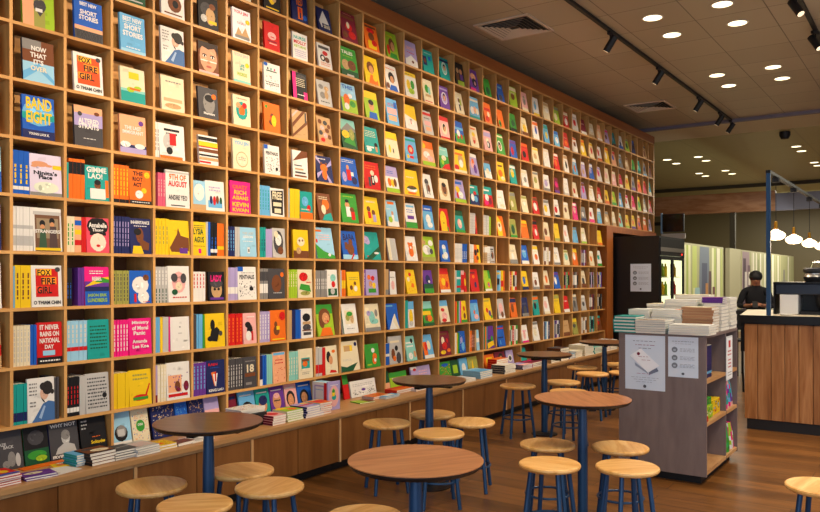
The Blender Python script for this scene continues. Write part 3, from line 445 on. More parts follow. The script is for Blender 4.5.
13 3|F pe .22 .24 b,0,70,100,100,o;e,40,44,26,14,w;e,64,30,24,12,lpk;b,0,0,100,16,lm;e,20,80,20,12,y #orange picture book with white clouds
13 4|F w .16 .235 e,46,66,22,14,dg;b,30,26,66,60,g;e,60,40,14,16,br;b,34,14,42,28,dg;b,56,12,64,26,dg #white picture book with a grey figure
13 5|F lb .175 .235 b,0,76,100,100,b;e,50,44,24,20,w;l,20,80,84,92,1,w;e,60,20,26,12,w #light blue picture book with a white bear
13 6|F lm .22 .24 e,40,46,30,20,w;e,60,42,18,14,lg;b,0,0,100,18,ol;e,76,74,18,12,w;e,26,76,14,10,tn;e,74,40,12,12,dg #green picture book with a grey elephant
13 7|F p .16 .22 b,0,0,100,40,dgn;b,0,0,100,20,gn;e,50,60,26,20,nb;e,60,50,10,6,w #purple and green picture book
13 8|F gn .175 .235 b,0,70,100,100,lt;b,0,44,80,60,y;e,60,30,28,14,o;e,30,30,14,12,br;b,0,0,100,12,dgn #green picture book with yellow and brown animals
13 9|F lb .16 .225 b,0,0,40,70,o;e,60,54,18,20,cr;e,30,50,14,18,r;b,0,0,100,14,w #pale blue picture book with an orange figure
14 0|F t .18 .22 e,52,50,26,30,w;e,52,50,22,26,lt;e,52,54,12,16,k;e,52,50,10,12,sk;b,0,80,100,90,nb #teal picture book with an oval portrait
14 1|F p .175 .225 e,50,46,30,28,w;e,50,46,26,24,lp;e,50,50,14,18,k;e,50,46,11,13,sk;b,10,82,90,90,lp #purple picture book with a round portrait
14 2|F lpk .17 .225 b,0,80,100,100,r;e,50,44,28,26,cr;e,50,50,16,18,k;e,52,44,10,12,sk;b,0,0,100,8,r #pink picture book with a round portrait
14 3|F gn .18 .225 b,0,60,100,100,lt;p,r,10,0,100,0,100,30,50,20;e,50,50,24,12,cr;e,30,30,14,12,lm;l,20,84,80,90,1,w #green picture book with a red path
14 4|F cr .185 .22 e,52,50,30,34,tn;e,52,52,20,24,br;e,52,70,20,10,k;b,44,30,62,36,dg #cream picture book with a large brown head
14 5|F r .165 .225 e,40,50,34,40,y;b,6,0,70,40,y;b,72,0,84,20,gn;e,40,36,5,4,k #red picture book with a rounded yellow shape
14 6|F b .165 .215 e,50,66,20,14,w;b,34,10,70,60,sky;e,60,30,24,16,w;e,30,24,14,10,cr #blue picture book with a white fox
14 7|F o .185 .24 b,0,76,100,100,r;n,12,70,y;e,40,44,20,16,y;e,70,34,14,14,r;b,0,0,100,12,w #orange picture book with yellow tigers
14 8|F cr .17 .235 b,0,76,100,100,lb;e,40,60,20,8,r;e,50,34,30,16,lpk;e,40,16,26,8,r;b,0,0,100,8,br #cream picture book with blue sky
14 9|F mr .21 .24 e,40,60,14,18,cr;e,50,40,22,16,r;e,76,60,8,10,r;e,30,14,24,8,y;e,80,20,16,8,o;b,10,84,80,92,br #dark red picture book with a pale rooster
15 0|F k .17 .235 e,30,64,16,12,tn;e,66,62,16,12,sk;b,10,20,40,50,br;b,54,24,86,50,p;b,20,0,90,20,lm #dark picture book with children in costume
15 1|F cr .16 .225 e,50,50,20,30,w;e,50,62,12,12,br;b,40,14,60,44,dg;b,60,40,76,70,lm #cream picture book with a dark figure
15 2|F b .18 .23 b,0,0,100,40,gn;b,0,60,100,72,lb;e,40,44,18,16,w;e,70,30,10,12,r;e,30,24,10,8,r #blue picture book with green fields
15 3|F y .24 .235 e,60,56,22,24,tn;e,60,40,16,18,w;e,20,20,20,12,r;b,10,76,80,86,o;b,0,0,100,10,cr #large yellow picture book with a girl
15 4|F lp .215 .24 b,10,80,84,92,b;e,40,56,20,16,y;e,60,34,22,16,w;b,0,0,100,16,lm;e,30,30,10,14,r #lilac picture book with yellow and white figures
15 5|F t .175 .23 b,0,76,100,100,dgn;e,50,40,24,22,lpk;e,60,46,12,12,cr;b,0,0,100,12,gn #teal picture book with a pink figure
15 6|S 8 .02 .19 w s,20,80,lg #thin white spine|S 3 .032 .19 b s,20,60,w #blue spine
15 7|S 1 .05 .22 lg -|S 1 .08 .22 t s,20,30,r;s,60,70,w|S 1 .06 .22 lpk s,10,80,r|F r .05 .2 e,50,50,34,20,y #narrow red picture book
15 8|S 1 .03 .22 r -|S 1 .03 .22 o -|S 1 .03 .22 gn -|S 1 .03 .22 lp -|S 1 .02 .22 pk -|F y .11 .22 e,60,64,16,12,r;e,60,30,20,14,br;b,0,0,100,12,gn #yellow picture book beside thin coloured spines
15 9|S 1 .02 .21 nb -|S 1 .03 .21 w -|S 1 .02 .21 y -|S 1 .03 .21 gn -|F b .12 .22 n,10,80,w;e,60,30,26,20,lb;e,40,60,20,14,lp #blue picture book with white flecks
16 0|F p .18 .235 e,50,66,30,18,pe;e,56,40,26,20,k;e,60,36,10,10,lpk;b,0,0,60,12,pk #purple picture book with a black cat
16 1|F lb .2 .23 b,0,80,100,90,cr;e,30,36,20,18,w;e,56,40,14,18,pe;e,80,36,14,16,cr;b,0,0,100,10,t #light blue picture book with white figures
16 2|F cr .17 .225 e,50,60,20,12,y;e,50,36,24,16,pe;e,46,24,12,10,r;b,20,84,80,92,o #cream picture book with yellow and red shapes
16 3|F lp .175 .235 b,0,84,100,100,w;e,40,50,26,18,lpk;e,60,30,18,22,p;e,46,66,14,12,o #lilac picture book with a purple figure
16 4|F t .18 .21 b,0,0,100,54,nb;e,30,36,20,20,w;e,64,30,20,16,lb;e,60,60,16,10,r;b,10,84,60,92,w #teal and navy picture book
16 5|S 6 .022 .215 lg s,0,90,w #white spine|F r .035 .19 e,50,50,34,20,o #narrow red picture book
16 6|S 6 .017 .19 w s,20,60,tn #white spine|F y .13 .19 b,0,0,60,100,o;e,30,56,22,18,k;e,70,66,18,12,k;e,56,26,20,12,br #amber picture book with black animals
16 7|F r .175 .235 e,60,30,14,14,nb;e,46,66,16,8,o;b,10,80,70,88,mr #red picture book with a navy patch
16 8|F lb .165 .225 b,0,84,100,100,b;e,46,42,10,10,o;e,66,20,26,12,lpk;b,60,50,64,74,w #light blue picture book with a small child
16 9|S 2 .03 .215 o s,20,80,lpk #orange spine|S 2 .03 .215 br s,20,80,lpk #brown spine|S 1 .03 .215 tn -|F sky .06 .215 b,0,40,100,60,w #narrow pale blue picture book
17 0|F gn .14 .2 e,50,30,30,24,dgn #green picture book set low
17 1|F o .16 .225 b,10,60,90,74,r;e,40,20,26,14,r;e,60,44,16,14,cr #orange picture book
17 2|F lpk .17 .225 b,0,70,100,90,lp;e,50,50,22,12,cr;e,56,30,22,18,dg;e,50,30,10,12,w #pale pink picture book with a dark figure
17 3|F lb .15 .2 b,0,84,100,100,br;b,0,0,100,40,w;e,50,40,24,16,cr #blue and white picture book set low
17 4|F r .2 .22 b,0,60,100,100,t;e,40,46,20,18,w;e,70,30,18,18,mr;b,10,78,70,86,w;e,30,20,20,12,pk #red and teal picture book
17 5|S 7 .02 .21 lg s,0,90,w #pale grey spine|S 2 .02 .2 lm - #lime spine
17 6|S 5 .02 .19 tn s,10,50,dg;s,60,90,w #tan patterned spine|S 3 .02 .18 w s,10,60,br #white spine with brown|F lg .1 .18 *k,br
17 7|F lm .15 .225 b,0,0,100,10,w;e,60,30,20,14,o;e,60,30,8,8,b;b,70,60,100,100,gn #lime picture book with a small orange patch
17 8|F y .17 .235 e,70,30,16,14,p;e,40,44,14,12,r;b,10,84,80,90,ol;e,86,14,12,8,gn #yellow picture book with a purple patch
17 9|S 1 .03 .24 p -|S 1 .02 .24 gn -|S 1 .03 .24 o -|S 1 .02 .24 t -|F p .15 .24 b,0,30,60,40,dgn;p,y,0,0,100,14,90,34,0,24;e,70,44,16,12,gn #purple picture book with a yellow boat
18 0|F b .15 .205 e,40,20,30,18,dg;b,20,74,80,84,lb #blue picture book set low
18 1|F o .14 .205 e,30,20,24,20,gn;e,30,20,12,10,k #orange picture book set low
18 2|F gn .18 .235 e,40,40,26,26,w;e,40,40,18,20,k;b,0,84,100,92,cr;e,40,36,10,10,sk #green picture book with a black and white face
18 3|F y .17 .22 e,44,40,30,20,o;b,20,74,80,84,br;e,66,16,26,10,cr #yellow picture book with orange shapes
18 4|F w .18 .215 b,20,58,60,62,pe;e,60,16,30,10,cr #plain white picture book
18 5|F o .18 .235 p,y,0,0,30,100,70,70,60,0;e,40,46,26,24,cr;e,40,52,12,10,br #orange picture book with a cream shape
18 7|S 4 .02 .225 lb s,30,60,k;s,80,90,y #light blue spine|S 1 .03 .22 sky -|S 3 .02 .225 y s,20,50,r #yellow spine|S 1 .03 .22 o -
18 8|F lg .15 .22 b,0,0,100,14,w;e,50,50,30,30,lpk;e,60,20,20,16,br #pale grey picture book
18 9|F b .17 .23 b,0,84,100,90,r;b,30,10,40,30,lb;b,10,40,80,46,nb #deep blue picture book with red line
"""
# farther on, covers too small to read: cover, picture, band (columns 19 on, rows top to bottom)
FAR = """
19 lm,br,cr gn,dgn,k b,r,p t,y,w ol,cr,g ol,dgn,gn cr,w,g S:cr,r,y o,br,nb S:cr,gn,r
20 lpk,g,cr cr,y,br r,k,o w,g,cr cr,w,ol o,o,y b,lb,w y,b,nb nb,dg,g w,lpk,pk
21 w,lb,y w,b,o cr,tn,y cr,ol,g r,w,br r,w,k w,o,y w,br,g t,k,o w,cr,g
22 cr,w,tn lb,y,t w,w,cr w,lp,g w,y,g cr,br,pe S:cr,br,w cr,o,br w,lpk,cr S:w,nb,lb
23 lm,cr,g lb,w,b r,o,w mr,pk,p w,r,k y,y,ol w,cr,g b,w,p y,y,ol S:w,nb,p
24 r,w,cr r,o,lg w,k,tn w,w,lg cr,br,w w,lpk,w cr,lt,ol S:gn,r,g r,r,w tn,tn,br
25 lg,r,w w,br,o lb,o,w cr,r,w pk,lpk,w lb,lb,g o,w,y S:g,br,dg g,dg,cr ol,dg,y
26 mr,mr,w y,w,o lp,tn,w lp,pk,br g,w,nb cr,w,lm S:lp,mr,nb cr,dg,br lg,dg,w S:tn,w,br
27 cr,w,tn cr,r,y b,lp,w w,cr,tn w,r,pk - cr,o,w S:mr,g,lp S:mr,dg,br S:lg,t,g
28 pe,cr,w w,r,o w,pk,lp r,w,cr lb,lt,w y,y,o w,t,gn S:lb,p,y S:k,dg,tn br,r,t
29 lp,br,pk y,w,o cr,lpk,w y,br,o tn,cr,g
30 t,lb,br pe,b,r lpk,w,cr lm,y,gn cr,w,tn
31 w,nb,b g,lb,w r,pk,cr lb,w,b lt,r,cr
32 lm,dgn,g tn,cr,br y,o,cr w,r,pk y,o,lm
33 nb,k,b gn,dgn,k g,nb,p pk,r,lpk y,o,p
34 - t,lt,dgn o,r,y lm,gn,y o,p,cr
35 tn,br,dg g,nb,lb r,pk,o g,cr,w o,cr,w
36 - br,mr,k t,lb,cr r,cr,mr lp,g,w
"""
# ---------------------------------------------------------------- the shelving grid
SY = {i:v for i,v in enumerate([2.056,2.354,2.644,2.933,3.222,3.515,3.807,4.1,4.395,4.695,5.0,5.3,5.592,5.878,6.164,6.453,6.745,7.031,7.325,7.621,7.912,8.204,8.506,8.81,9.109,9.4,9.69,9.981,10.275,10.571,10.865,11.157,11.446,11.733,12.018,12.299,12.576,12.851])}
SY[-1]=1.764; SY[-2]=1.474
SZ = [3.662,3.364,3.078,2.781,2.484,2.179,1.877,1.577,1.276,.967,.659]
DEP=.27; TH=.017; LEDGE=.44
ORD='first second third fourth fifth sixth seventh eighth ninth tenth eleventh twelfth thirteenth fourteenth fifteenth sixteenth seventeenth eighteenth nineteenth twentieth twenty-first twenty-second twenty-third twenty-fourth twenty-fifth twenty-sixth twenty-seventh twenty-eighth twenty-ninth thirtieth thirty-first thirty-second thirty-third thirty-fourth thirty-fifth thirty-sixth thirty-seventh'.split()
NUM='zero one two three four five six seven eight nine ten'.split()

# setting
struct(MB().box(-6,9,-2.5,32,-.1,0).build('floor','floor'))
struct(MB().box(-.6,9,-2.5,12.95,3.95,4.05).build('ceiling','ceil'))
struct(MB().box(-6,9,12.95,14.35,3.955,4.05).build('trim_1','ceil_strip'))
struct(MB().box(-6,9,12.9,12.98,3.9,3.955).build('trim_2',mat('ceiling_edge_profile','6f6878',.5)))
struct(MB().box(-6,9,14.35,22.3,3.95,4.05).build('ceiling','ceil_far'))
struct(MB().box(-6,9,22.3,22.42,3.86,4.05).build('trim_3','column'))
struct(MB().box(-6,9,22.42,32,3.96,4.05).build('ceiling','ceil_far'))
struct(MB().box(-.45,-.275,-2.5,13.0,0,3.95).build('wall_left','wall_dark'))
struct(MB().box(-6,9,31,31.1,0,3.96).build('wall_back','olive'))
struct(MB().box(-6.1,-6,12.9,31,0,3.96).build('wall_far_left','olive'))
struct(MB().box(-.45,-6,12.95,13.0,0,3.95).build('wall_return','wall_dark'))
f=struct(MB().box(-6,.31,22.4,22.6,3.2,3.74).build('trim_4','copper')); struct(MB().box(.31,9,22.4,22.6,3.2,3.66).build('trim_5','lavender'))
struct(MB().box(-.86,-.72,22.45,22.6,0,3.2).build('trim_6','column'))
struct(MB().box(-.37,-.27,19.72,20.95,0,2.12).build('trim_7','pillar'))
# bookcase
bc=tag(empty('bookcase',(0,7,0)),'wall-high light plywood bookcase of small open square compartments','bookcase'); 
def bpart(n,mb,m,**k): o=mb.build(n,m,None,**k); o.parent=bc; o.matrix_parent_inverse=Matrix.Translation((0,-7,0)); return o
for i in range(-2,38):
    z0 = SZ[10]
    if i>=29: z0=SZ[5]
    w=TH if i not in (37,) else .05
    bpart('upright',MB().box(-DEP,0,SY[i]-TH/2,SY[i]-TH/2+w,z0,SZ[0]),'ply_up')
for r in range(11):
    y1 = SY[37] if r<=5 else SY[29]
    bpart('shelf_board',MB().box(-DEP,.001,SY[-2],y1+TH/2,SZ[r]-TH/2,SZ[r]+TH/2),'ply_side')
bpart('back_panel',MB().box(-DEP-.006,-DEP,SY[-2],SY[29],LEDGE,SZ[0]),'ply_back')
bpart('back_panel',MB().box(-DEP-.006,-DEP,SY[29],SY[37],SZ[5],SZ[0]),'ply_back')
bpart('cornice',MB().box(-DEP,.004,SY[-2],SY[37]+.04,SZ[0]+TH/2,3.79),'fascia')
for i in (-1,2,5,8,11,14,17,20,23,26,29): bpart('support_panel',MB().box(-DEP,0,SY[i]-TH/2,SY[i]+TH/2,LEDGE,SZ[10]-TH/2),'ply_up')
lg_=tag(MB().box(-DEP,.325,SY[-2],10.56,LEDGE-.032,LEDGE).build('display_ledge','ledge',bevel=.003),'long light wood display ledge running below the bookcase','ledge')
posts=[-1,2,5,8,11,14,17,20,23,26,29]
PO=-.073
for k,(a,b) in enumerate(zip(posts[:-1],posts[1:])):
    y0,y1=SY[a]+PO,SY[b]+PO
    if k==0: y0=SY[-1]+PO
    c=tag(empty('base_cabinet',(0,(y0+y1)/2,0)), 'brown two-door base cabinet under the ledge, %s cabinet from the left'%ORD[k],'cabinet','base cabinets under the ledge')
    L_=(y1-y0)/2
    MB().box(-DEP+.005,.29,-L_+.001,L_-.001,.07,LEDGE-.034).build('body','door_wood',c)
    MB().box(-DEP+.005,.235,-L_+.001,L_-.001,0,.07).build('plinth','kick',c)
    for s_ in (-1,1):
        ya,yb=(-L_+.024,-.003) if s_<0 else (.003,L_-.004)
        MB().box(.2905,.305,ya,yb,.075,LEDGE-.052).build('door','door_wood',c)
    MB().box(.2905,.309,-L_+.001,-L_+.021,.07,LEDGE-.034).build('edge_post','post_wood',c)
    MB().box(.2905,.309,-L_+.022,L_-.001,LEDGE-.049,LEDGE-.034).build('top_rail','post_wood',c)
# portal around the fridge recess
pt=tag(empty('doorway_frame',(0,10.7,0)),'orange wood frame around the dark recess at the end of the bookcase','frame')
MB().box(-DEP,.03,-.12,.13,0,2.085).build('jamb','portal',pt); MB().box(-DEP,.03,-.12,2.19,2.0855,2.169).build('header','portal',pt)
MB().box(-DEP-.003,-DEP,.131,2.19,0,2.09).build('recess_back','black',pt)

# light wood blocks that hold single covers to the front
for (c,r) in [(c,r) for c in range(0,19) for r in range(0,5)]:
    y=(SY[c]+SY[c+1])/2
    bpart('display_block',MB().box(-DEP+.001,-.108,y-.075,y+.075,SZ[r+1]+TH/2,SZ[r+1]+TH/2+.255),'ply_side')

# ---------------------------------------------------------------- books in the compartments
def shelf_name(r): return 'bottom shelf' if r==9 else ('top shelf' if r==0 else ORD[9-r]+' shelf up')
def col_name(c): return 'cut-off leftmost column' if c<0 else ORD[c]+' column'
def kindof(c): return ('paperback_book','paperback') if c<=7 else ('picture_book','picture book')
NB=[0]
far_mb=MB()
def put_book(kind,me,w,h,t,loc,rot,label,cat,group,with_pages):
    o=link(kind,me,None,loc,rot); tag(o,label,cat,group); NB[0]+=1
    if with_pages:
        link('pages',pages_mesh(w,h,t),o)
    return o
def fixlabel(s_):
    return ' '.join(s_.split())
def cell(c,r,items,far=False,stuff=False):
    kind,cat=kindof(c); y0=SY[c]+TH/2+.002; y1=SY[c+1]-TH/2-.002; z=SZ[r+1]+TH/2
    tot=0; parsed=[]
    for it in items:
        hd,_,desc=it.partition('#'); tk=hd.split()
        if tk[0]=='F':
            w=.175 if tk[2]=='-' else float(tk[2]); h=.235 if tk[3]=='-' else float(tk[3]); parsed.append(['F',w,h,tk[1],tk[4:] and ' '.join(tk[4:]).split(';') or [],desc.strip()]); tot+=w
        elif tk[0]=='S':
            n=int(tk[1]); t=float(tk[2]); parsed.append(['S',n,t,float(tk[3]),tk[4],' '.join(tk[5:]).split(';'),desc.strip()]); tot+=n*t
        else: parsed.append(['G',float(tk[1])]); tot+=float(tk[1])
    room=(y1-y0)-.006; sc=1
    multi=len(parsed)>1 or parsed[0][0]=='S'
    if tot>room: sc=room/tot
    elif multi and parsed[-1][0]=='F' and c<=10: sc=min(room/tot,1.16)
    y = y0+.003 if multi else (y0+y1)/2-parsed[0][1]*sc/2+(.004 if c<8 else -.004)
    cname,sname=col_name(c),shelf_name(r)
    rnd=random.Random(c*31+r*7)
    for q,p in enumerate(parsed):
        if p[0]=='G': y+=p[1]*sc; continue
        if p[0]=='F':
            w=p[1]*sc-.001; h=p[2]
            if not multi and 4<=c<=8 and r<=4: w,h=w*.94,h*(.86 if (c,r) in ((7,1),(6,2),(7,2),(8,1)) else .9)
            if not multi and c<=3 and r<=4: h*=.97
            t=.016 if not multi else .014; rest=any(k_[0]!='G' for k_ in parsed[q+1:])
            lean=R(rnd.uniform(9,13) if c>7 else rnd.uniform(3,5)) if not multi else R(rnd.uniform(4,7) if c>7 else rnd.uniform(2,4)); x=-.005 if not multi else -.006
            big=c<=10 and not stuff
            me=cover_mesh(w,h,t,p[3],p[4],spine=None,seed=c*100+r*7+q)
            if not big: me=add_pages_block(me,w,h,t)
            yaw=R(rnd.uniform(-1,1)) if not multi else 0
            loc=(x,y+w/2,z+t*math.sin(lean)+.0005); rot=(0,-lean,yaw)
            d=p[5] or ('%s %s with %s picture'%(WORD.get(p[3],'pale'),cat,WORD.get(art_colour(p[4]),'dark')))
            if cat not in d and 'book' not in d: d+=' '+cat
            if stuff: merge(far_mb,me,loc,rot)
            else: put_book(kind,me,w,h,t,loc,rot,fixlabel('%s, %s, %s'%(d,cname,sname)),cat,'covers facing out on the bookcase',big)
            y+=p[1]*sc
        else:
            n,t,h,bg,st,desc=p[1],p[2]*sc,p[3],p[4],p[5],p[6]
            dpt=.15; me=cover_mesh(dpt,h,t-.0012,bg,(),None,st,seed=c*100+r*7+q)
            big=c<=8 and not stuff
            if not big: me=add_pages_block(me,dpt,h,t-.0012)
            d=desc or WORD.get(bg,'pale')+' spine'
            for k in range(n):
                xs=-.012-rnd.uniform(0,.004)-dpt/2
                loc=(xs,y+t-.0006,z+.0004); rot=(0,0,R(90))
                hh=d.split(' with '); nm=(ORD[k]+' of '+NUM[n]+' '+hh[0]+'s'+(' with '+hh[1] if len(hh)>1 else '')) if n>1 else 'single '+d
                if stuff: merge(far_mb,me,loc,rot)
                else: put_book(kind,me,dpt,h,t-.0012,loc,rot,fixlabel('%s, %s, %s'%(nm,cname,sname)),cat,'spines standing on the bookcase',big)
                y+=t
def art_colour(tk):
    for a in tk:
        if a and a[0]=='*': return a[1:].split(',')[0]
        if a: return a.split(',')[-1] if a[0]!='p' else a.split(',')[1]
    return 'w'
def add_pages_block(me,w,h,t):
    # merge the page block into the same printed mesh for books too small to show it apart
    mb=MB(); at=me.color_attributes['Col'].data
    for p in me.polygons:
        mb.f.append(tuple(p.vertices)); mb.c.append(tuple(at[p.loop_start].color)); mb.m.append(0)
    mb.v=[tuple(v.co) for v in me.vertices]
    mb.box(-t+.0012,-.0012,-w/2+.0012,w/2-.0015,.0015,h-.0015,'efe6d2')
    bpy.data.meshes.remove(me)
    return mb.mesh('cover','print')
def merge(mb,me,loc,rot):
    T=Matrix.Translation(loc)@Euler(rot).to_matrix().to_4x4(); i=len(mb.v); at=me.color_attributes['Col'].data
    mb.v+=[tuple(T@v.co) for v in me.vertices]
    for p in me.polygons:
        mb.f.append(tuple(i+a for a in p.vertices)); mb.c.append(tuple(at[p.loop_start].color)); mb.m.append(0)
for line in CELLS.strip().split('\n'):
    a=line.split('|'); c,r=map(int,a[0].split()); cell(c,r,[x.replace(' -#',' - #') for x in a[1:]])
seen={}
for line in FAR.strip().split('\n'):
    tk=line.split(); c=int(tk[0])
    for r,q in enumerate(tk[1:]):
        if q=='-': continue
        rnd=random.Random(c*91+r)
        if q[:2]=='S:':
            a=q[2:].split(','); cell(c,r,['S 1 %.3f .215 %s s,20,80,%s #%s spine, %s of five'%(rnd.uniform(.035,.05),k,rnd.choice('w k lg'.split()),WORD[k],ORD[i_]) for i_,k in enumerate(a+a[:2])],stuff=c>=26)
        else:
            a=q.split(','); w=rnd.uniform(.15,.19); h=rnd.uniform(.2,.235)
            extra='e,%d,%d,%d,%d,%s;b,0,%d,100,%d,%s'%(rnd.randint(35,60),rnd.randint(34,56),rnd.randint(18,30),rnd.randint(16,26),a[1],*( (0,rnd.randint(10,24)) if rnd.random()<.5 else (rnd.randint(76,84),96)),a[2])
            same='' if a[0]!=a[1] else 'plain '
            d='%s picture book with %s picture and %s band'%(WORD[a[0]],WORD[a[1]],WORD[a[2]])
            cell(c,r,['F %s %.3f %.3f %s;l,20,62,80,72,2,%s #%s'%(a[0],w,h,extra,a[2],d)],stuff=c>=26)
fb=far_mb.build('books','print'); tag(fb,'many small books filling the farthest columns of the bookcase','books','',None); fb['kind']='stuff';
# ---------------------------------------------------------------- books standing on the ledge under the shelves
# left px, right px, height, cover, art, words
LEAN = """
-4 25 .2 dg e,60,26,14,20,g;e,82,22,9,18,lg;e,40,14,14,10,g;t,GAZE,10,62,44,70,lg;t,BACK,34,54,70,62,lg|black paperback titled GAZE BACK leaning at the left end of the ledge
26.5 51 .205 dgn b,0,40,100,100,k;e,50,70,34,20,dg;e,50,24,40,12,gn;e,66,14,24,8,lm|dark green paperback leaning beside the black one titled GAZE BACK
52 81 .21 nb b,0,0,100,100,dg;t,WHY_NOT,6,86,94,96,w;e,56,56,15,20,lg;p,lg,16,14,90,14,84,34,60,42,50,42,26,30;e,56,64,15,14,g;t,IRVINE,6,3,60,11,w|dark paperback with a grey photograph of a bare-shouldered man
83 109 .212 k l,6,66,28,96,3,lg;t,Solitudes,38,24,92,34,y;l,44,42,80,46,1,o|black paperback with small golden title leaning on the ledge
114 133.5 .205 sky e,48,38,34,24,k;e,50,44,26,18,g;b,30,30,66,50,lg;b,0,0,100,14,w|pale blue book with a grey block in a black ring
134.5 151.5 .205 cr n,26,92,pe;n,10,90,b;e,50,50,26,18,gn;t,CHINA,34,50,66,58,w|cream patterned book with a green disc
154.5 177.5 .21 nb n,34,95,tn;n,14,95,lg|navy book dotted with tan behind the left dark table
178.5 190.5 .205 b n,16,90,lb|blue speckled book leaning between two dotted navy books
191.8 207 .205 nb n,26,95,tn|navy dotted book leaning right of the blue speckled one
207.5 222 .2 lp b,0,0,100,60,lpk;b,0,0,100,24,mr|lilac and pink book leaning on the ledge
229.5 239.5 .2 mr b,10,80,90,90,nb|maroon book leaning in the corner right of the left dark table
242 257.8 .2 lb b,8,84,80,88,w;e,50,40,36,24,k;e,46,22,24,20,sk|light blue book with a dark-haired portrait
258.6 272.4 .2 t b,10,84,84,88,w;e,48,40,30,26,sk;e,52,58,32,18,nb;b,38,32,62,40,w|teal book with a smiling portrait
273 287 .2 p b,10,84,84,88,w;e,46,46,30,30,sk;e,46,66,22,10,lpk;b,24,46,70,50,k|purple book with a bald man in glasses
287.6 299.6 .2 lpk b,10,84,84,88,w;e,46,46,36,30,k;e,46,40,24,24,sk|pink book with a dark-haired portrait
300.2 314 .2 b b,10,84,84,88,w;e,46,44,32,28,k;e,46,40,22,22,sk|blue book with a round dark-haired portrait
345.5 351 .2 r b,0,60,100,100,gn|narrow red and green book beside the lilac boxed set
352.5 377.5 .135 w l,10,62,90,84,2,lg;n,16,50,dg;e,50,40,8,8,p|white landscape picture book with tiny drawings
386.2 391.6 .17 dgn b,0,0,100,40,pe|dark green picture book beside the ledge divider
392 409 .15 lm b,0,70,100,100,gn;b,14,60,50,66,w|green picture book leaning above the orange book on the ledge
413.5 432.5 .165 lp b,0,84,30,100,w;e,20,84,8,8,r;l,40,50,84,80,2,lpk;e,44,22,12,14,tn|lilac blue picture book leaning in the third lit recess
441.8 453 .165 gn n,20,80,r;n,14,80,y;e,50,80,30,10,b|green picture book crowded with red and yellow
453.4 461 .165 dgn b,20,20,80,70,lm|dark green narrow picture book on the ledge
461.8 469.6 .17 lb e,50,40,26,30,w|light blue picture book with a white shape on the ledge
470 479.6 .17 ol n,16,90,lm;p,y,30,0,50,90,60,0|olive picture book with yellow stripe on the ledge
486.5 496.4 .16 o b,20,20,80,80,y;e,50,50,20,20,b|orange picture book leaning above the orange toy box
497 507 .17 mr e,60,70,22,20,k;e,60,60,12,12,sk|maroon picture book leaning on the ledge
508.4 515.4 .17 lp e,50,46,30,24,w;e,50,46,20,16,dg|lilac picture book with an oval on the ledge
521.5 528 .17 t b,10,40,90,50,lt|teal book leaning on the ledge beyond the oval one
"""
gl='covers leaning on the display ledge'
for line in LEAN.strip().split('\n'):
    hd,desc=line.split('|'); tk=hd.split(' ',4); x0,x1,h=float(tk[0]),float(tk[1]),min(float(tk[2]),.2)
    ya,yb=on_wall(x0,0.0),on_wall(x1,0.0); w=yb-ya-.002; lean=R(11); t=.014
    kd='paperback_book' if x0<300 else 'picture_book'
    me=cover_mesh(w,h,t,tk[3],tk[4].split(';'),seed=int(x0)+9)
    if x0>=380: me=add_pages_block(me,w,h,t)
    o=put_book(kd,me,w,h,t,(-.01,(ya+yb)/2,LEDGE+t*math.sin(lean)+.0005),(0,-lean,0),desc,'paperback' if x0<300 else 'picture book',gl,x0<380)

# ---------------------------------------------------------------- books lying flat: a pile is one object per book
def pile(cx,cy,z,n,t,w,d,cover,toks,side,label,rz=0,jit=.004,group=None,kind='hardcover_book',cat='book',last=None,pg=True,seed=0,e=.0011):
    """w = across the spine, d = along the spine; rz turns the pile; covers up, lower edge towards rz direction"""
    rnd=random.Random(seed+int(cx*977)+int(cy*331)); base=None
    for k in range(n):
        top=k==n-1
        if k==0 or top:
            me=cover_mesh(w,d,t-.0008,cover,toks if top else (),side,(),seed=seed+k,e=e)
            if not pg: me=add_pages_block(me,w,d,t-.0008)
        a=R(rz)+rnd.uniform(-1,1)*R(2.0 if n>1 else 0)
        q=Matrix.Rotation(a,3,'Z')@Vector((d/2,0,0))
        loc=(cx+q.x+rnd.uniform(-jit,jit), cy+q.y+rnd.uniform(-jit,jit), z+(k+1)*t-.0006)
        o=link(kind,me,None,loc,(0,R(-90),a))
        lb=label if n==1 else ('topmost of '+label if top else ('lowest of ' if k==0 else ORD[k]+' book up in ')+label)
        tag(o,lb,cat,group or ('pile of books' if n>1 else None))
        if pg: link('pages',pages_mesh(w,d,t-.0008,e+.0001),o)
    return z+n*t
# on the ledge: x, px, then pile arguments
def lp(x,px,*a,**k): return pile(x,on_wall(px,x),LEDGE+.0006,*a,**k)
GL='books lying on the display ledge'
lp(.21,1,5,.011,.12,.15,'r',['e,60,50,20,20,y','b,0,0,100,20,b'],'w','five books with red and yellow cover at the left end',group=GL,rz=0)
lp(.235,37,2,.010,.155,.11,'p',['e,40,60,30,20,cr'],'p','two purple books with a cream oval on the ledge',rz=-8,group=GL)
tag(MB().box(-.075,.075,-.11,.11,0,.0012,'w').box(-.05,.05,-.08,.0,.0013,.0016,'lg').build('leaflet','print',None,(.215,on_wall(54,.215),LEDGE+.0006),(0,0,R(8))),'white leaflet with grey print lying flat on the ledge','leaflet')
lb_=MB().box(-.06,.06,-.09,.09,0,.003,'y'); art(lb_,lambda u,v,l:(-.06+.12*u,-.09+.18*v,.003+.0003*l),['e,60,60,30,20,r','e,30,40,22,22,w','n,14,90,t','e,70,26,16,14,o'],1)
tag(lb_.build('leaflet','print',None,(.10,on_wall(68,.10),LEDGE+.0006),(0,0,R(-14))),'colourful yellow and red leaflet on the ledge below the bare-shouldered man','leaflet')
tag(MB().box(-.03,.03,-.12,.12,0,.004,'o').build('leaflet','print',None,(.035,on_wall(44,.05),LEDGE+.0006)),'orange leaflet behind the white leaflet on the ledge','leaflet')
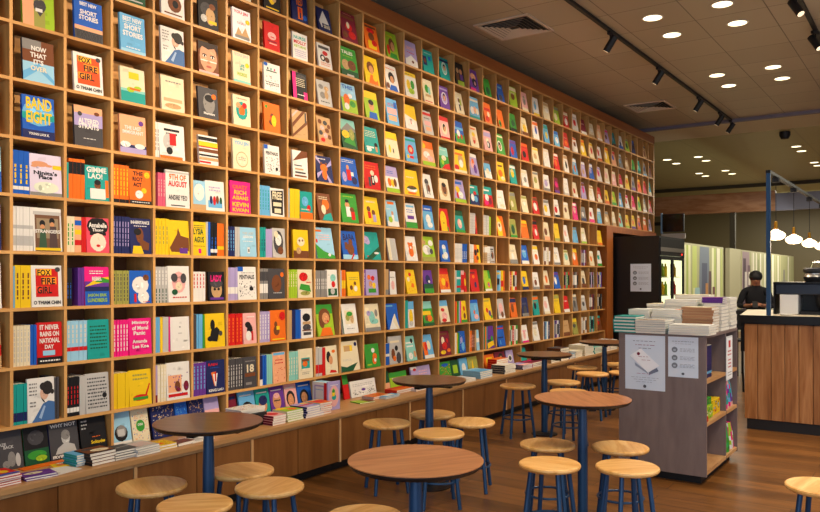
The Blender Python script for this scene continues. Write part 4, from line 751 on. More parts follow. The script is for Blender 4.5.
pile(.155,on_wall(79,.155)-.005,LEDGE+.0006,5,.0125,.1,.12,'lb',[],'t','five teal-spined books on the ledge',rz=0,group=GL)
pile(.2,on_wall(98,.22),LEDGE+.0006,4,.017,.155,.15,'br',['e,60,40,34,22,cr','e,30,70,20,16,dg','b,0,0,100,10,k'],'k','four thick books with brown illustrated cover',group=GL)
pile(.2,on_wall(121,.22),LEDGE+.0006,4,.013,.15,.15,'dg',['p,lg,0,40,100,60,100,64,0,44'],'dg','four books with dark grey cover',group=GL)
pile(.2,on_wall(141,.22),LEDGE+.0006,4,.012,.16,.17,'lg',['l,10,20,90,80,4,lpk'],'w','four books with pale grey cover',group=GL,rz=3)
pile(.22,on_wall(179,.2),LEDGE+.0006,1,.02,.13,.09,'br',['n,10,90,g'],'nb','dark book lying under the left dark table on the ledge',rz=4,group=GL)
pile(.2,on_wall(163,.22),LEDGE+.0006,2,.014,.14,.13,'y',['n,20,90,r','n,16,90,gn','e,40,40,20,16,o'],'cr','two colourful yellow and red books',rz=-4,group=GL)
pile(.2,on_wall(196,.2),LEDGE+.0006,1,.01,.17,.14,'w',['b,10,10,60,90,lg'],'w','white book lying flat left of the striped magazines',group=GL)
dk=tag(MB().box(-.09,.09,-.115,.115,0,.085).build('display_box','black',None,(.10,on_wall(241,.06),LEDGE+.0005),bevel=.003),'black display box under a pile of striped magazines on the ledge','box')
pile(.10,on_wall(241,.06),LEDGE+.087,5,.007,.22,.15,'w',['n,18,90,r','n,12,90,nb','n,12,90,y'],'lg','five striped magazines on the black box',group='magazines on the black box',kind='magazine',cat='magazine')
pile(.2,on_wall(273,.22),LEDGE+.0006,4,.016,.125,.16,'lpk',['e,50,50,36,30,r'],'mr','four books with pink cover and maroon spine',group=GL)
pile(.2,on_wall(290,.22),LEDGE+.0006,5,.015,.16,.14,'lm',['b,0,60,60,100,y','e,66,40,24,24,o'],'cr','five books with lime and yellow cover',group=GL)
pile(.2,on_wall(309,.22),LEDGE+.0006,5,.016,.19,.16,'lp',['b,0,40,100,60,r','e,60,80,20,14,y'],'nb','five books with lilac and red cover',group=GL)
pile(.205,on_wall(325,.22)-.06,LEDGE+.0006,6,.0145,.13,.15,'o',['e,50,50,36,26,r','b,0,84,100,96,cr'],'lt','six books with orange and red cover',group=GL)
# boxed set standing at the front of the ledge
bs=tag(empty('boxed_book_set',(.2,on_wall(334,.22),LEDGE+.001),R(-6)),'large white and lilac boxed book set standing on the ledge','book')
bm=MB().box(-.16,-.001,-.055,-.045,0,.205,'w').box(-.16,-.001,-.045,.035,0,.205,'sky')
art(bm,lambda u,v,l:(-.16+.159*u,-.0552-.0002*l,.205*v),['b,14,10,86,90,lp','b,22,16,78,84,w','l,22,70,78,78,1,lb'],1); bm.box(-.03,-.0005,-.0565,-.0555,0,.205,'r')
bm.build('case','print',bs)
bm=MB().box(0,.012,-.056,.07,0,.215,'lp'); art(bm,lambda u,v,l:(.0122+.0002*l,-.056+.126*u,.215*v),['e,50,48,40,38,lpk','e,46,58,13,18,lm','e,46,66,12,6,gn','e,50,44,18,10,t','b,36,48,56,60,y','l,20,84,84,90,1,w'],.6)
bm.build('front_cover','print',bs)
pile(.17,on_wall(364,.2)+.02,LEDGE+.0006,1,.008,.16,.12,'lm',['n,12,90,o','b,60,0,100,100,br'],'gn','green and brown book lying open-faced beside the boxed set',group=GL,rz=-10)
pile(.12,on_wall(376,.15)+.02,LEDGE+.0006,2,.012,.2,.12,'o',['n,20,90,r','n,14,90,lm'],'lg','two orange speckled books lying below the white landscape book',group=GL)
pile(.2,on_wall(392,.2)-.05,LEDGE+.0006,2,.01,.2,.09,'lb',['b,20,20,80,80,w'],'w','two pale blue books lying near the cabinet post',group=GL)
pile(.1,on_wall(396,.1)+.04,LEDGE+.0006,2,.017,.24,.13,'o',['b,0,50,100,100,r'],'r','two large orange books lying below the green picture book',group=GL)
pile(.15,on_wall(415,.15)+.05,LEDGE+.0006,2,.014,.26,.13,'lpk',['n,20,90,w','e,60,50,30,20,o'],'w','two pink books lying under the middle dark table',group=GL)
pile(.19,on_wall(462,.2)-.02,LEDGE+.0006,2,.015,.26,.2,'w',['b,20,20,80,80,lg'],'gn','two white books with green spines lying on the ledge',group=GL)
pile(.18,on_wall(481,.2)-.03,LEDGE+.0006,4,.018,.24,.2,'lb',['b,0,70,100,100,sky'],'sky','four books with light blue cover',group=GL)
pile(.225,on_wall(506,.24)-.03,LEDGE+.0006,4,.022,.24,.16,'cr',['b,10,10,90,90,w'],'dg','four thick cream books',group=GL)
pile(.0,on_wall(497,.08),LEDGE+.11,3,.014,.2,.12,'o',['n,20,90,r','e,50,50,30,30,lpk'],'o','three orange books on a stand',group=GL) if False else None
pile(.08,on_wall(499,.08)-.03,LEDGE+.0006,6,.021,.26,.11,'o',['n,20,90,r'],'r','six orange books behind the cream pile',group=GL)
pile(.2,on_wall(520,.2)-.0,LEDGE+.0006,4,.012,.24,.18,'lp',['b,0,0,100,40,lpk'],'dg','four lilac books',group=GL)
pile(.2,on_wall(530,.2)+.03,LEDGE+.0006,3,.018,.3,.18,'mr',['b,10,60,70,80,pk'],'pk','three books with maroon cover',group=GL)
FARP=[(541,'k',6,.02,'tn'),(551,'dg',5,.03,'br'),(560,'lb',4,.014,'b'),(566,'cr',4,.02,'w'),(574,'w',6,.022,'cr'),(584,'lt',5,.016,'t'),(592,'lpk',6,.02,'cr'),(600,'w',6,.022,'lg')]
for i,(px,c_,n_,t_,s_) in enumerate(FARP):
    gp=on_wall(FARP[min(i+1,7)][0],.12)-on_wall(FARP[min(i,6)][0],.12)
    pile(.2,on_wall(px+3,.2)+gp*.4,LEDGE+.0006,n_,t_,gp*.88,.22 if i>3 else .18,c_,['b,10,30,90,50,%s'%s_],s_,'%s books with %s spines piled at the far ledge end'%(WORD[c_],WORD[s_]),group=GL,pg=False)

# ---------------------------------------------------------------- tables and stools
def make_table(label,d,rb=.118,top_mat='tabletop'):
    t=tag(empty('bistro_table'),label,'table','round bistro tables'); r=d/2; zt=.735
    MB().lathe([(0,-.004),(r-.004,-.004),(r,-.0035),(r,0),(0,0)],48,(0,0,zt)).build('tabletop',top_mat,t)
    MB().lathe([(0,-.022),(r-.012,-.022),(r-.001,-.008),(r-.0005,-.0042),(0,-.0042)],48,(0,0,zt)).build('edge_rim','rim',t)
    s=MB(); s.box(-.17,.17,-.02,.02,zt-.048,zt-.0225); s.box(-.02,.02,-.17,-.021,zt-.048,zt-.0225); s.box(-.02,.02,.021,.17,zt-.048,zt-.0225)
    s.build('top_bracket','black_steel',t)
    MB().lathe([(.029,.022),(.029,.5),(.024,zt-.049)],20).build('column','blue_steel',t,smooth=True)
    MB().lathe([(0,0),(rb,0),(rb,.008),(.06,.02),(.0,.021)],36).build('base_plate','black_steel',t)
    return t
def make_stool(label):
    t=tag(empty('bar_stool'),label,'stool','round wooden stools'); zs=.46; r=.163
    prof=[(0,-.026),(r-.012,-.026),(r-.003,-.020),(r,-.012),(r-.002,-.004),(r-.008,0),(0,0)]
    MB().lathe(prof,40,(0,0,zs)).build('seat','seat',t)
    for k in range(4):
        a=PI/4+k*PI/2; c_,s_=math.cos(a),math.sin(a)
        MB().tube((.162*c_,.162*s_,.0),(.105*c_,.105*s_,zs-.0265),.0125,.0125,12).build('leg','blue_steel',t,smooth=True)
    MB().ring(.141-.012,.007,.165).build('footrest_ring','blue_steel',t,smooth=True)
    MB().box(-.1,.1,-.014,.014,zs-.034,zs-.0262).box(-.014,.014,-.1,-.0141,zs-.034,zs-.0262).box(-.014,.014,.0141,.1,zs-.034,zs-.0262).build('seat_bracket','blue_steel',t)
    return t
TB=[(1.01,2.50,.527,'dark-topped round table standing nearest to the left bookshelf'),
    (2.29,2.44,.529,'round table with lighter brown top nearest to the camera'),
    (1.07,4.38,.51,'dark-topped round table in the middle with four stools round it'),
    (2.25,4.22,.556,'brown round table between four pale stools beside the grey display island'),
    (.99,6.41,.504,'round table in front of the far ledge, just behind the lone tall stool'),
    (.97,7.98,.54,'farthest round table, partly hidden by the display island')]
TG=bpy.data.materials
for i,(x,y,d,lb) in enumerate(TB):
    o=make_table(lb,d,.15 if i==2 else .118,'tabletop' if i in (1,3) else 'tabletop_shaded'); o.location=(x,y,0); o.rotation_euler=(0,0,R(20+37*i))
SB=[(.89,2.26,'stool left of the nearest dark table, seat turned grey by light'),
    (1.30,2.18,'stool at the bottom edge, second stool from the left'),
    (1.03,2.70,'stool directly behind the column of the nearest dark table'),
    (1.36,2.57,'stool right of the nearest dark table, close to its column'),
    (.89,4.13,'stool closest to the base cabinets, left of the middle table'),
    (.96,4.59,'stool behind the column of the middle dark table'),
    (1.36,4.05,'stool in front of the column of the middle dark table'),
    (1.34,4.49,'stool right of the middle dark table, its legs fully in view'),
    (2.01,2.47,'stool cut off by the bottom edge below the nearest brown table'),
    (.82,6.21,'lone stool in full view before the ledge, left of a dark table'),
    (2.06,4.15,'rear stool of the left pair under the brown table by the island'),
    (2.27,3.72,'front stool of the left pair under the brown table by the island'),
    (2.44,4.32,'rear stool of the right pair beside the display island'),
    (2.63,3.89,'front stool of the right pair, nearest to the display island'),
    (3.51,4.05,'pale stool cut off by the right edge of the picture'),
    (1.06,6.66,'stool behind the column of the table in front of the far ledge'),
    (1.34,6.14,'stool with orange-lit seat right of the far ledge table'),
    (.77,7.84,'farther of two stools left of the farthest round table'),
    (1.06,7.40,'nearer of two stools left of the farthest round table'),
    (.97,8.31,'farthest stool, behind the farthest round table'),
    (1.25,8.05,'stool half hidden by the island, right of the farthest table'),
    (1.30,7.68,'stool half hidden by the island, in front of the farthest table')]
st0=None
for i,(x,y,lb) in enumerate(SB):
    o=make_stool(lb) if st0 is None else copy_tree(st0)
    if st0 is None: st0=o
    o['label']=lb; o.location=(x,y,0); tx,ty=min(TB,key=lambda t:(t[0]-x)**2+(t[1]-y)**2)[:2]
    o.rotation_euler=(0,0,math.atan2(ty-y,tx-x))

# ---------------------------------------------------------------- display island
X0,X1,Y0,Y1,ZT=2.03,2.645,5.45,on_wall(738,2.65),1.035
isl=tag(empty('display_island',((X0+X1)/2,(Y0+Y1)/2,0)),'grey-brown wood display island with open side shelves and notices on its front','display unit')
IC=((X0+X1)/2,(Y0+Y1)/2)
def ib(n,m,*b,**k):
    b=list(b); b[0]-=IC[0]; b[1]-=IC[0]; b[2]-=IC[1]; b[3]-=IC[1]; return MB().box(*b).build(n,m,isl,**k)
ib('front_panel','laminate',X0,X1,Y0,Y0+.02,.06,ZT-.02)
ib('back_panel','laminate',X0,X1,Y1-.02,Y1,.06,ZT-.02)
ib('side_panel','laminate',X0,X0+.02,Y0+.021,Y1-.021,.06,ZT-.02)
ib('top','laminate',X0,X1,Y0,Y1,ZT-.0195,ZT)
ib('plinth','kick',X0+.05,X1-.05,Y0+.05,Y1-.05,0,.0595)
ib('core_panel','laminate',X1-.34,X1-.325,Y0+.021,Y1-.021,.06,ZT-.02)
ym=6.05
ib('divider','laminate',X1-.324,X1-.004,ym-.01,ym+.01,.06,ZT-.02)
for z in (.07,.405,.70):
    ib('shelf','island_shelf',X1-.324,X1-.001,Y0+.0205,ym-.0105,z,z+.025); ib('shelf','island_shelf',X1-.324,X1-.001,ym+.0105,Y1-.0205,z,z+.025)
# notices
def notice(x0,x1,z0,z1,y,toks,label,name='notice_sign',rot=0):
    w,h=x1-x0,z1-z0; mb=MB().box(-w/2,w/2,-.0006,0,0,h,'d6dfec')
    art(mb,lambda u,v,l:(-w/2+u*w,-.0006-.0003*l,v*h),toks,w/h,3)
    o=mb.build(name,'print',None,((x0+x1)/2,y-.0006,z0)); return tag(o,label,'notice')
icons=lambda s=0: ['l,14,87,86,91,1,9aa0aa','l,24,82,76,84,1,9aa0aa']+sum([['e,22,%d,10,7,7c828c'%v,'b,18,%d,26,%d,b8bec8'%(v-3,v+1),'l,40,%d,88,%d,3,a8aeb8'%(v-5,v+5)] for v in (68,48,29)],[])+['e,50,9,5,3,555a66']
notice(2.078,2.366,.627,1.02,Y0,['l,20,88,80,91,1,8a8fa0','l,26,81,74,84,1,a07a90','l,34,75,66,78,1,8a8fa0','p,9aa2b4,24,50,56,34,58,30,26,44','p,737b90,60,28,84,36,80,42,60,34','p,f4f4f8,12,62,40,76,86,46,58,32','e,34,66,4,3,7d1c36','l,34,60,58,62,1,b08090','l,42,54,66,56,1,b08090','l,30,29,66,31,1,b07a98','l,16,22,84,24,1,a0a6b4','l,22,18,78,20,1,a0a6b4','l,28,14,72,16,1,a0a6b4','e,50,7,4,3,555a66'],'large pale blue notice with a tilted white card on the island front')
notice(2.387,2.593,.737,1.02,Y0,icons(),'smaller pale blue notice with three round icons on the island front')
# sign clipped to the side shelves
sg=MB().box(0,.004,-.1,.1,0,.33,'dfe0e0'); art(sg,lambda u,v,l:(.004+.0003*l,-.1+.2*u,.33*v),['b,8,4,92,96,f2f2f2','b,34,74,66,90,c23a3a','l,20,54,80,70,2,c23a3a','l,26,26,74,50,3,c23a3a','l,20,8,80,20,2,8d8a86'],.5)
tag(sg.build('shelf_sign','print',None,(X1+.0005,6.13,.66)),'narrow white sign with red lettering hanging on the island side shelves','sign')
# things on the side shelves
for k in range(5):
    me=cover_mesh(.17,.225,.028,'nb',['e,40,50,20,20,b'],'nb',['s,12,20,lb']+(['s,40,90,p'] if k%2 else []),seed=k)
    o=put_book('hardcover_book',me,.17,.23,.028,(X1-.03-.085,5.60+k*.031,.7255),(0,0,R(90)),'%s navy book from the front on the top side shelf of the island'%ORD[k],'book','navy books in the island shelf',True)
def gift(name,x,y,z,sx,sy,sz,cols,label,cat,seed=1):
    rnd=random.Random(seed); mb=MB().box(-sx/2,sx/2,-sy/2,sy/2,0,sz,cols[0])
    for ax in (0,1):
        for _ in range(16):
            u,v=rnd.uniform(.05,.8),rnd.uniform(.05,.85); c_=rnd.choice(cols[1:]); s=rnd.uniform(.08,.22)
            if ax==0: mb.face([(sx/2+.0004+_*.0001,-sy/2+q*sy,p*sz) for q,p in ((u,v),(u+s*.7,v),(u+s*.7,v+s*.6),(u,v+s*.6))],c_)
            else: mb.face([(-sx/2+q*sx,-sy/2-.0004-_*.0001,p*sz) for q,p in ((u,v),(u+s*.7,v),(u+s*.7,v+s*.6),(u,v+s*.6))],c_)
    return tag(mb.build(name,'print',None,(x,y,z),bevel=.004),label,cat)
gift('gift_box',X1-.1,5.66,.4305,.14,.2,.09,['lm','y','gn','cr'],'lime green box on the middle side shelf of the island','box',1)
gift('gift_box',X1-.1,5.89,.4305,.13,.22,.11,['y','o','lb','br'],'yellow box on the middle side shelf of the island','box',2)
gift('gift_box',X1-.04,5.52,.4305,.06,.06,.035,['r','o','r'],'small red box at the front corner of the middle side shelf','box',3)
gift('gift_box',X1-.1,5.70,.5210,.11,.16,.05,['gn','dgn','lm'],'green box stacked on the lime green box','box',8)
def pouch(x,y,z,sx,sy,sz,cols,label,seed):
    rnd=random.Random(seed); mb=MB(); n=14; rows=7; pts=[]
    for i in range(rows):
        q=i/(rows-1); k=1-.35*q*q
        pts.append([(sx/2*k*math.copysign(abs(math.cos(a))**.6,math.cos(a))*(1+rnd.uniform(-.04,.04)),sy/2*k*math.copysign(abs(math.sin(a))**.6,math.sin(a)),q*sz) for a in [2*PI*j/n for j in range(n)]])
    for i in range(rows-1):
        for j in range(n): mb.face([pts[i][j],pts[i][(j+1)%n],pts[i+1][(j+1)%n],pts[i+1][j]],rnd.choice(cols))
    mb.face(pts[-1],cols[0]); mb.face(pts[0][::-1],cols[0])
    return tag(mb.build('toy_pouch','print',None,(x,y,z)),label,'pouch')
pouch(X1-.09,6.16,.4305,.15,.17,.2,['lb','t','pk','lp','w','b'],'blue and pink patterned pouch on the middle side shelf','1')
pouch(X1-.09,6.33,.4305,.14,.12,.2,['pk','p','lb','t','lpk'],'pink and purple patterned pouch behind the blue one','2')
pouch(X1-.09,6.19,.0955,.15,.15,.22,['gn','25a34f','dgn','gn'],'bright green pouch on the bottom side shelf','3')
pouch(X1-.08,6.34,.0955,.13,.13,.2,['pk','pk','w','lm'],'hot pink pouch on the bottom side shelf','4')
pouch(X1-.05,6.085,.0955,.05,.04,.06,['w','cr','lm'],'small white pouch at the front of the bottom side shelf','5')
# piles of books on the island, lower edges towards the camera
GI='book piles on the display island'
def ip(x,y,n,t,w,d,cover,toks,side,desc,z=ZT+.0006,**k): return pile(x,y+d,z,n,t,w,d,cover,toks,side,desc,rz=-90,group=GI,seed=31,**k) if False else _ip(x,y,n,t,w,d,cover,toks,side,desc,z,**k)
def _ip(x,y,n,t,w,d,cover,toks,side,desc,z,**k):
    # pile() puts the lower edge d/2 towards rz from the given centre
    return pile(x,y+d/2,z,n,t,w,d,cover,toks,side,desc,rz=-90,group=GI,seed=31,**k)
def ips(x0,y0,n,t,w,d,cover,toks,side,desc,z=ZT+.0006):
    return pile(x0+d/2,y0+w/2,z,n,t,w,d,cover,toks,side,desc,rz=0,group=GI,seed=17)
ip(2.075,5.44,5,.024,.16,.2,'t',[],'t','five teal-covered books at the front left corner of the island',e=.006)
z_=ip(2.262,5.44,6,.0165,.215,.22,'lg',['b,0,0,100,30,tn'],'lg','six grey books at the front middle of the island')
ip(2.53,5.435,4,.0175,.275,.2,'w',['l,10,20,90,70,3,cr'],'sky','four white books at the front right corner of the island')
ip(2.10,5.70,8,.02,.16,.21,'w',[],'lt','eight pale green-edged books in the second row of the island')
ip(2.30,5.70,9,.018,.22,.2,'w',['e,80,40,14,20,o'],'w','nine white books in the second row of the island')
zb=ips(2.415,5.70,9,.0205,.19,.215,'tn',['b,10,10,90,90,cr'],'a97a58','nine brown-spined books in the second row of the island')
ip(2.14,5.97,10,.0195,.14,.2,'cr',[],'lg','ten cream books in the third row of the island')
ip(2.33,5.96,12,.0195,.24,.22,'lb',['b,0,0,100,100,cr'],'sky','twelve pale blue books in the third row') if False else ip(2.33,5.96,10,.023,.24,.22,'w',[],'sky','ten pale blue-spined books in the third row of the island')
z2=ip(2.565,5.97,8,.026,.13,.22,'lg',[],'t','eight grey books in the third row of the island')
ips(2.49,5.98,3,.014,.14,.15,'p',['b,0,0,26,100,pk'],'p','three purple-spined books on the grey pile of the island',z=z2+.0004)
ip(2.30,6.26,12,.022,.26,.22,'tn',['b,0,0,100,100,cr'],'tn','twelve tan books') if False else None
ip(2.34,6.24,9,.029,.26,.22,'cr',[],'tn','nine tan books in the fourth row of the island')
ip(2.56,6.24,9,.027,.15,.22,'w',[],'lg','nine thick white books in the fourth row of the island')
# ---------------------------------------------------------------- drinks fridge in the recess
FX0,FX1,FY0,FY1,FH=-.2,.67,10.93,12.22,2.02
fr=tag(empty('drinks_fridge',((FX0+FX1)/2,(FY0+FY1)/2,0)),'tall black upright drinks fridge with lit glass doors in the recess','fridge')
FC=((FX0+FX1)/2,(FY0+FY1)/2)
def fb_(n,m,*b,parent=None,**k):
    b=list(b); b[0]-=FC[0]; b[1]-=FC[0]; b[2]-=FC[1]; b[3]-=FC[1]; return MB().box(*b).build(n,m,parent or fr,**k)
M['fridge_black']=mat('fridge_black','0c0a0a',.35)
fb_('side_panel','fridge_black',FX0,FX1,FY0,FY0+.03,0.02,FH); fb_('side_panel','fridge_black',FX0,FX1,FY1-.03,FY1,0.02,FH)
fb_('back_panel','fridge_black',FX0,FX0+.02,FY0+.031,FY1-.031,.02,FH)
fb_('top_panel','fridge_black',FX0+.021,FX1,FY0+.031,FY1-.031,FH-.03,FH)
fb_('header','black_steel',FX1-.06,FX1+.012,FY0+.031,FY1-.031,1.74,FH-.031)
fb_('header_strip','steel',FX1+.0125,FX1+.02,FY0+.04,FY1-.04,1.80,1.86)
fb_('base_grille','black',FX0+.021,FX1-.02,FY0+.031,FY1-.031,.0,.22)
fb_('interior','fridge_glow',FX0+.03,FX0+.04,FY0+.035,FY1-.035,.23,1.73)
ymid=(FY0+FY1)/2
fb_('inner_wall','fridge_glow',FX0+.05,FX1-.03,FY1-.04,FY1-.032,.23,1.73); fb_('inner_wall','fridge_glow',FX1-.07,FX1-.03,ymid-.02,ymid-.004,.23,1.73); fb_('light_strip','fridge_glow',FX1-.07,FX1-.03,FY0+.035,FY0+.06,.23,1.73)
for a,b in ((FY0+.033,ymid-.003),(ymid+.003,FY1-.033)):
    d=fb_('door','black_steel',FX1-.012,FX1+.01,a,a+.045,.23,1.73)
    fb_('door_frame','black_steel',FX1-.012,FX1+.01,b-.045,b,.23,1.73); fb_('door_frame','black_steel',FX1-.012,FX1+.01,a+.046,b-.046,.23,.28); fb_('door_frame','black_steel',FX1-.012,FX1+.01,a+.046,b-.046,1.68,1.73)
    fb_('door_glass','glass',FX1-.006,FX1-.002,a+.046,b-.046,.281,1.679)
for z in (.55,.85,1.15,1.42): fb_('wire_shelf','steel',FX0+.05,FX1-.05,FY0+.04,FY1-.04,z,z+.01)
fb_('status_light',mat('red_light','d02020',.4,emit='ff3020',es=3),FX1+.0125,FX1+.016,ymid+.45,ymid+.49,1.76,1.785)
dc=['y','o','w','gn','lm','cr','r','w','y','lb']
i=0
for z in (.561,.861,1.161,1.431):
    for k in range(8):
        c_=dc[(i*3+k)%10]; bt=MB().lathe([(0,0),(.032,0),(.032,.13),(.013,.17),(.013,.2),(0,.2)],10,c=C[c_]); i+=1
        tag(bt.build('drink_bottle','print',None,(FX1-.12,FY0+.11+k*.148,z+.0005)),'%s bottle, %s from the near side on the %s fridge shelf'%(WORD[c_],ORD[k],['lowest','second','third','top'][(i-1)//8]),'bottle','bottles in the drinks fridge')
notice(.255,.555,1.22,1.62,FY0-.0003,icons(),'white notice with three round icons on the black side of the fridge')
# screen beyond the fridge
sc_=tag(empty('wall_screen',(.2,13.3,2.2)),'small dark screen hanging above the fridge','screen')
MB().box(-.18,.18,-.03,.03,0,.31).build('housing','black',sc_,bevel=.005); MB().box(-.165,.165,-.0315,-.0305,.012,.298).build('display',mat('screen_off','0d0b0c',.15),sc_)
MB().box(-.62,-.15,.031,.05,.12,.18).build('wall_bracket','black_steel',sc_)
MB().box(-.21,-.185,-.025,.025,-.02,.33).build('edge_strip',mat('pale_blue_strip','7fa6c8',.5),sc_)
tag(MB().box(-.2,.2,-.03,.03,0,.09).build('hanging_panel','trim_white',None,(.2,13.3,2.08),bevel=.004),'pale panel just above the drinks fridge','panel')

# ---------------------------------------------------------------- service counter
ctr=tag(empty('service_counter',(3.5,7.72,0)),'service counter clad in vertical brown boards with a black top edge','counter')
def cb(n,m,*b,**k):
    b=list(b); b[0]-=3.5; b[1]-=3.5; b[2]-=7.72; b[3]-=7.72; return MB().box(*b).build(n,m,ctr,**k)
XE=5.6
i=0; x=2.442
while x<XE-.05:
    cb('board','slat',x,min(x+.1115,XE),7.72,7.745,.10,.992,bevel=.003); x+=.116
cb('carcass','black',2.44,XE,7.746,8.6,.10,1.0)
cb('plinth','kick',2.46,XE,7.735,8.58,0,.0995)
cb('top_edge','black_steel',2.40,XE,7.70,7.72,1.001,1.075)
tp=MB(); P=[(2.40,7.721),(XE,7.721),(XE,9.55),(2.22,9.0)]
P=[(a-3.5,b-7.72) for a,b in P]; q=[(a,b,1.0745) for a,b in P]; q0=[(a,b,1.03) for a,b in P]
tp.face(q).face(q0[::-1]); 
for a in range(4): tp.face([q0[a],q0[(a+1)%4],q[(a+1)%4],q[a]])
tp.build('worktop','ctop',ctr)
cb('corner_bracket','black_steel',2.405,2.445,7.73,7.775,.73,1.0)
cb('under_rail','black_steel',2.40,2.45,7.78,8.95,.985,1.029)
# steel frame with pendant lamps
gf=tag(empty('lamp_frame',(2.645,7.76,1.0755)),'dark blue steel post and overhead rail standing on the counter','frame')
MB().box(-.018,.018,-.018,.018,0,1.33).build('post','blue_steel',gf)
MB().box(-.02,.02,-.018,5.4,1.331,1.36).build('rail','black_steel',gf)
MB().box(-.02,.02,5.36,5.4,-1.0755,1.33).build('post','blue_steel',gf)
def make_lamp(label):
    t=tag(empty('pendant_lamp'),label,'lamp','pendant lamps over the counter'); r=.088
    MB().lathe([(.001,-.05),(.05,-.046),(.078,-.028),(r,-.004),(.083,.014),(.062,.031),(.034,.044),(.02,.057),(.001,.057)],28).build('glass_shade','lamp_glow',t,smooth=True)
    MB().lathe([(.021,.0575),(.017,.09),(.015,.13),(.006,.136)],16).build('brass_neck','brass',t,smooth=True)
    MB().tube((0,0,.137),(0,0,.515),.003,n=6).build('cord','black',t)
    MB().box(-.03,.03,-.035,.035,.516,.560).build('track_adaptor','black',t)
    return t
l0=None
for k,y in enumerate((8.15,9.25,10.46,11.63)):
    lb='%s glowing pendant lamp from the counter post'%('nearest' if k==0 else ORD[k])
    o=make_lamp(lb) if l0 is None else copy_tree(l0)
    l0=l0 or o; o['label']=lb; o.location=(2.645,y,1.845)
    li=bpy.data.lights.new('pendant_light','POINT'); li.energy=5; li.color=(1,.8,.55); li.shadow_soft_size=.09
    link('pendant_light',li,None,(2.645,y,1.74))
# coffee machine
cm=tag(empty('espresso_machine',(3.02,8.22,1.0755)),'dark espresso machine with a white side panel on the counter','coffee machine')
MB().box(-.37,.4,-.15,.3,.19,.295).build('head','machine',cm,bevel=.01)
MB().box(-.375,.4,-.16,.31,.2955,.31).build('cup_tray','black_steel',cm)
MB().box(-.33,-.17,-.15,.25,.0,.1895).build('side_panel','white_plastic',cm,bevel=.006)
MB().box(-.385,-.37,-.16,.3,.0,.31).build('frame','black_steel',cm)
MB().box(-.16,.4,.05,.28,.0,.1895).build('body','black',cm)
MB().box(-.16,.4,-.15,.045,.0,.03).build('drip_tray','black_steel',cm)
for k in range(2):
    g=MB().lathe([(.0,.035),(.05,.04),(.075,.1),(.085,.16),(.085,.189)],20,(.05+.24*k,-.06,0)).build('group_head','black',cm,smooth=True)
    MB().tube((.05+.24*k,-.13,.09),(.05+.24*k,-.24,.075),.012,.015).build('portafilter_handle','black',g)
gr=tag(empty('coffee_grinder',(2.95,8.30,1.3857)),'black coffee server with a clear band standing on the espresso machine','grinder')
MB().lathe([(0,0),(.065,0),(.085,.03),(.085,.05)],24).build('base','black',gr,smooth=True)
MB().lathe([(.083,.0505),(.07,.075),(.07,.085)],24).build('clear_band','steel',gr,smooth=True)
MB().lathe([(.07,.0855),(.086,.1),(.086,.125),(.06,.14),(0,.14)],24).build('lid','black',gr,smooth=True)
MB().box(.08,.125,-.012,.012,.03,.12).build('handle','black',gr,bevel=.004)
# pastry domes behind
for k,(x,y,r,c_,lb) in enumerate([(2.98,8.95,.17,'pe','glass dome over orange pastries behind the espresso machine'),(3.36,8.95,.15,'o','glass dome over darker pastries farther along the counter')]):
    d=tag(empty('cake_dome',(x,y,1.0755)),lb,'cake dome','glass domes on the counter')
    MB().lathe([(0,0),(.07,0),(.07,.01),(.02,.02),(.02,.33),(r,.34),(r,.355),(0,.355)],28).build('stand','trim_white',d)
    MB().lathe([(r-.02,.356),(r-.02,.44),(r-.05,.51),(.02,.55),(.012,.58),(0,.585),(0,.545),(.02,.543),(r-.053,.507),(r-.024,.438),(r-.024,.356)],28,loop=True).build('glass_cover','glass',d,smooth=True)
    for j in range(5):
        a=j*1.257; b=MB().lathe([(0,0),(.026,.005),(.033,.03),(.02,.055),(0,.06)],12,c=C[c_]); tag(b.build('pastry','print',None,(x+.058*math.cos(a),y+.058*math.sin(a),1.0755+.3555),smooth=False),'%s pastry round the rim under the %s glass dome'%(ORD[j],'nearer' if k==0 else 'farther'),'pastry','pastries under glass')
cn=MB(); 
for j in range(6):
    cc=['y','gn','o','y','lm','y'][j]
    b=MB().lathe([(0,0),(.035,0),(.038,.1),(.03,.11),(0,.11)],14,c=C[cc])
    tag(b.build('tea_tin','print',None,(3.0+.09*j,8.62,1.0755)),'%s tin, %s from the left, behind the espresso machine'%(WORD[cc],ORD[j]),'tin','tins behind the espresso machine')
tag(MB().lathe([(0,0),(.05,0),(.062,.012),(.055,.012),(.045,.004),(0,.004)],24,c=C['w']).build('saucer','print',None,(2.78,7.86,1.0755)),'white saucer beside the counter post','saucer')
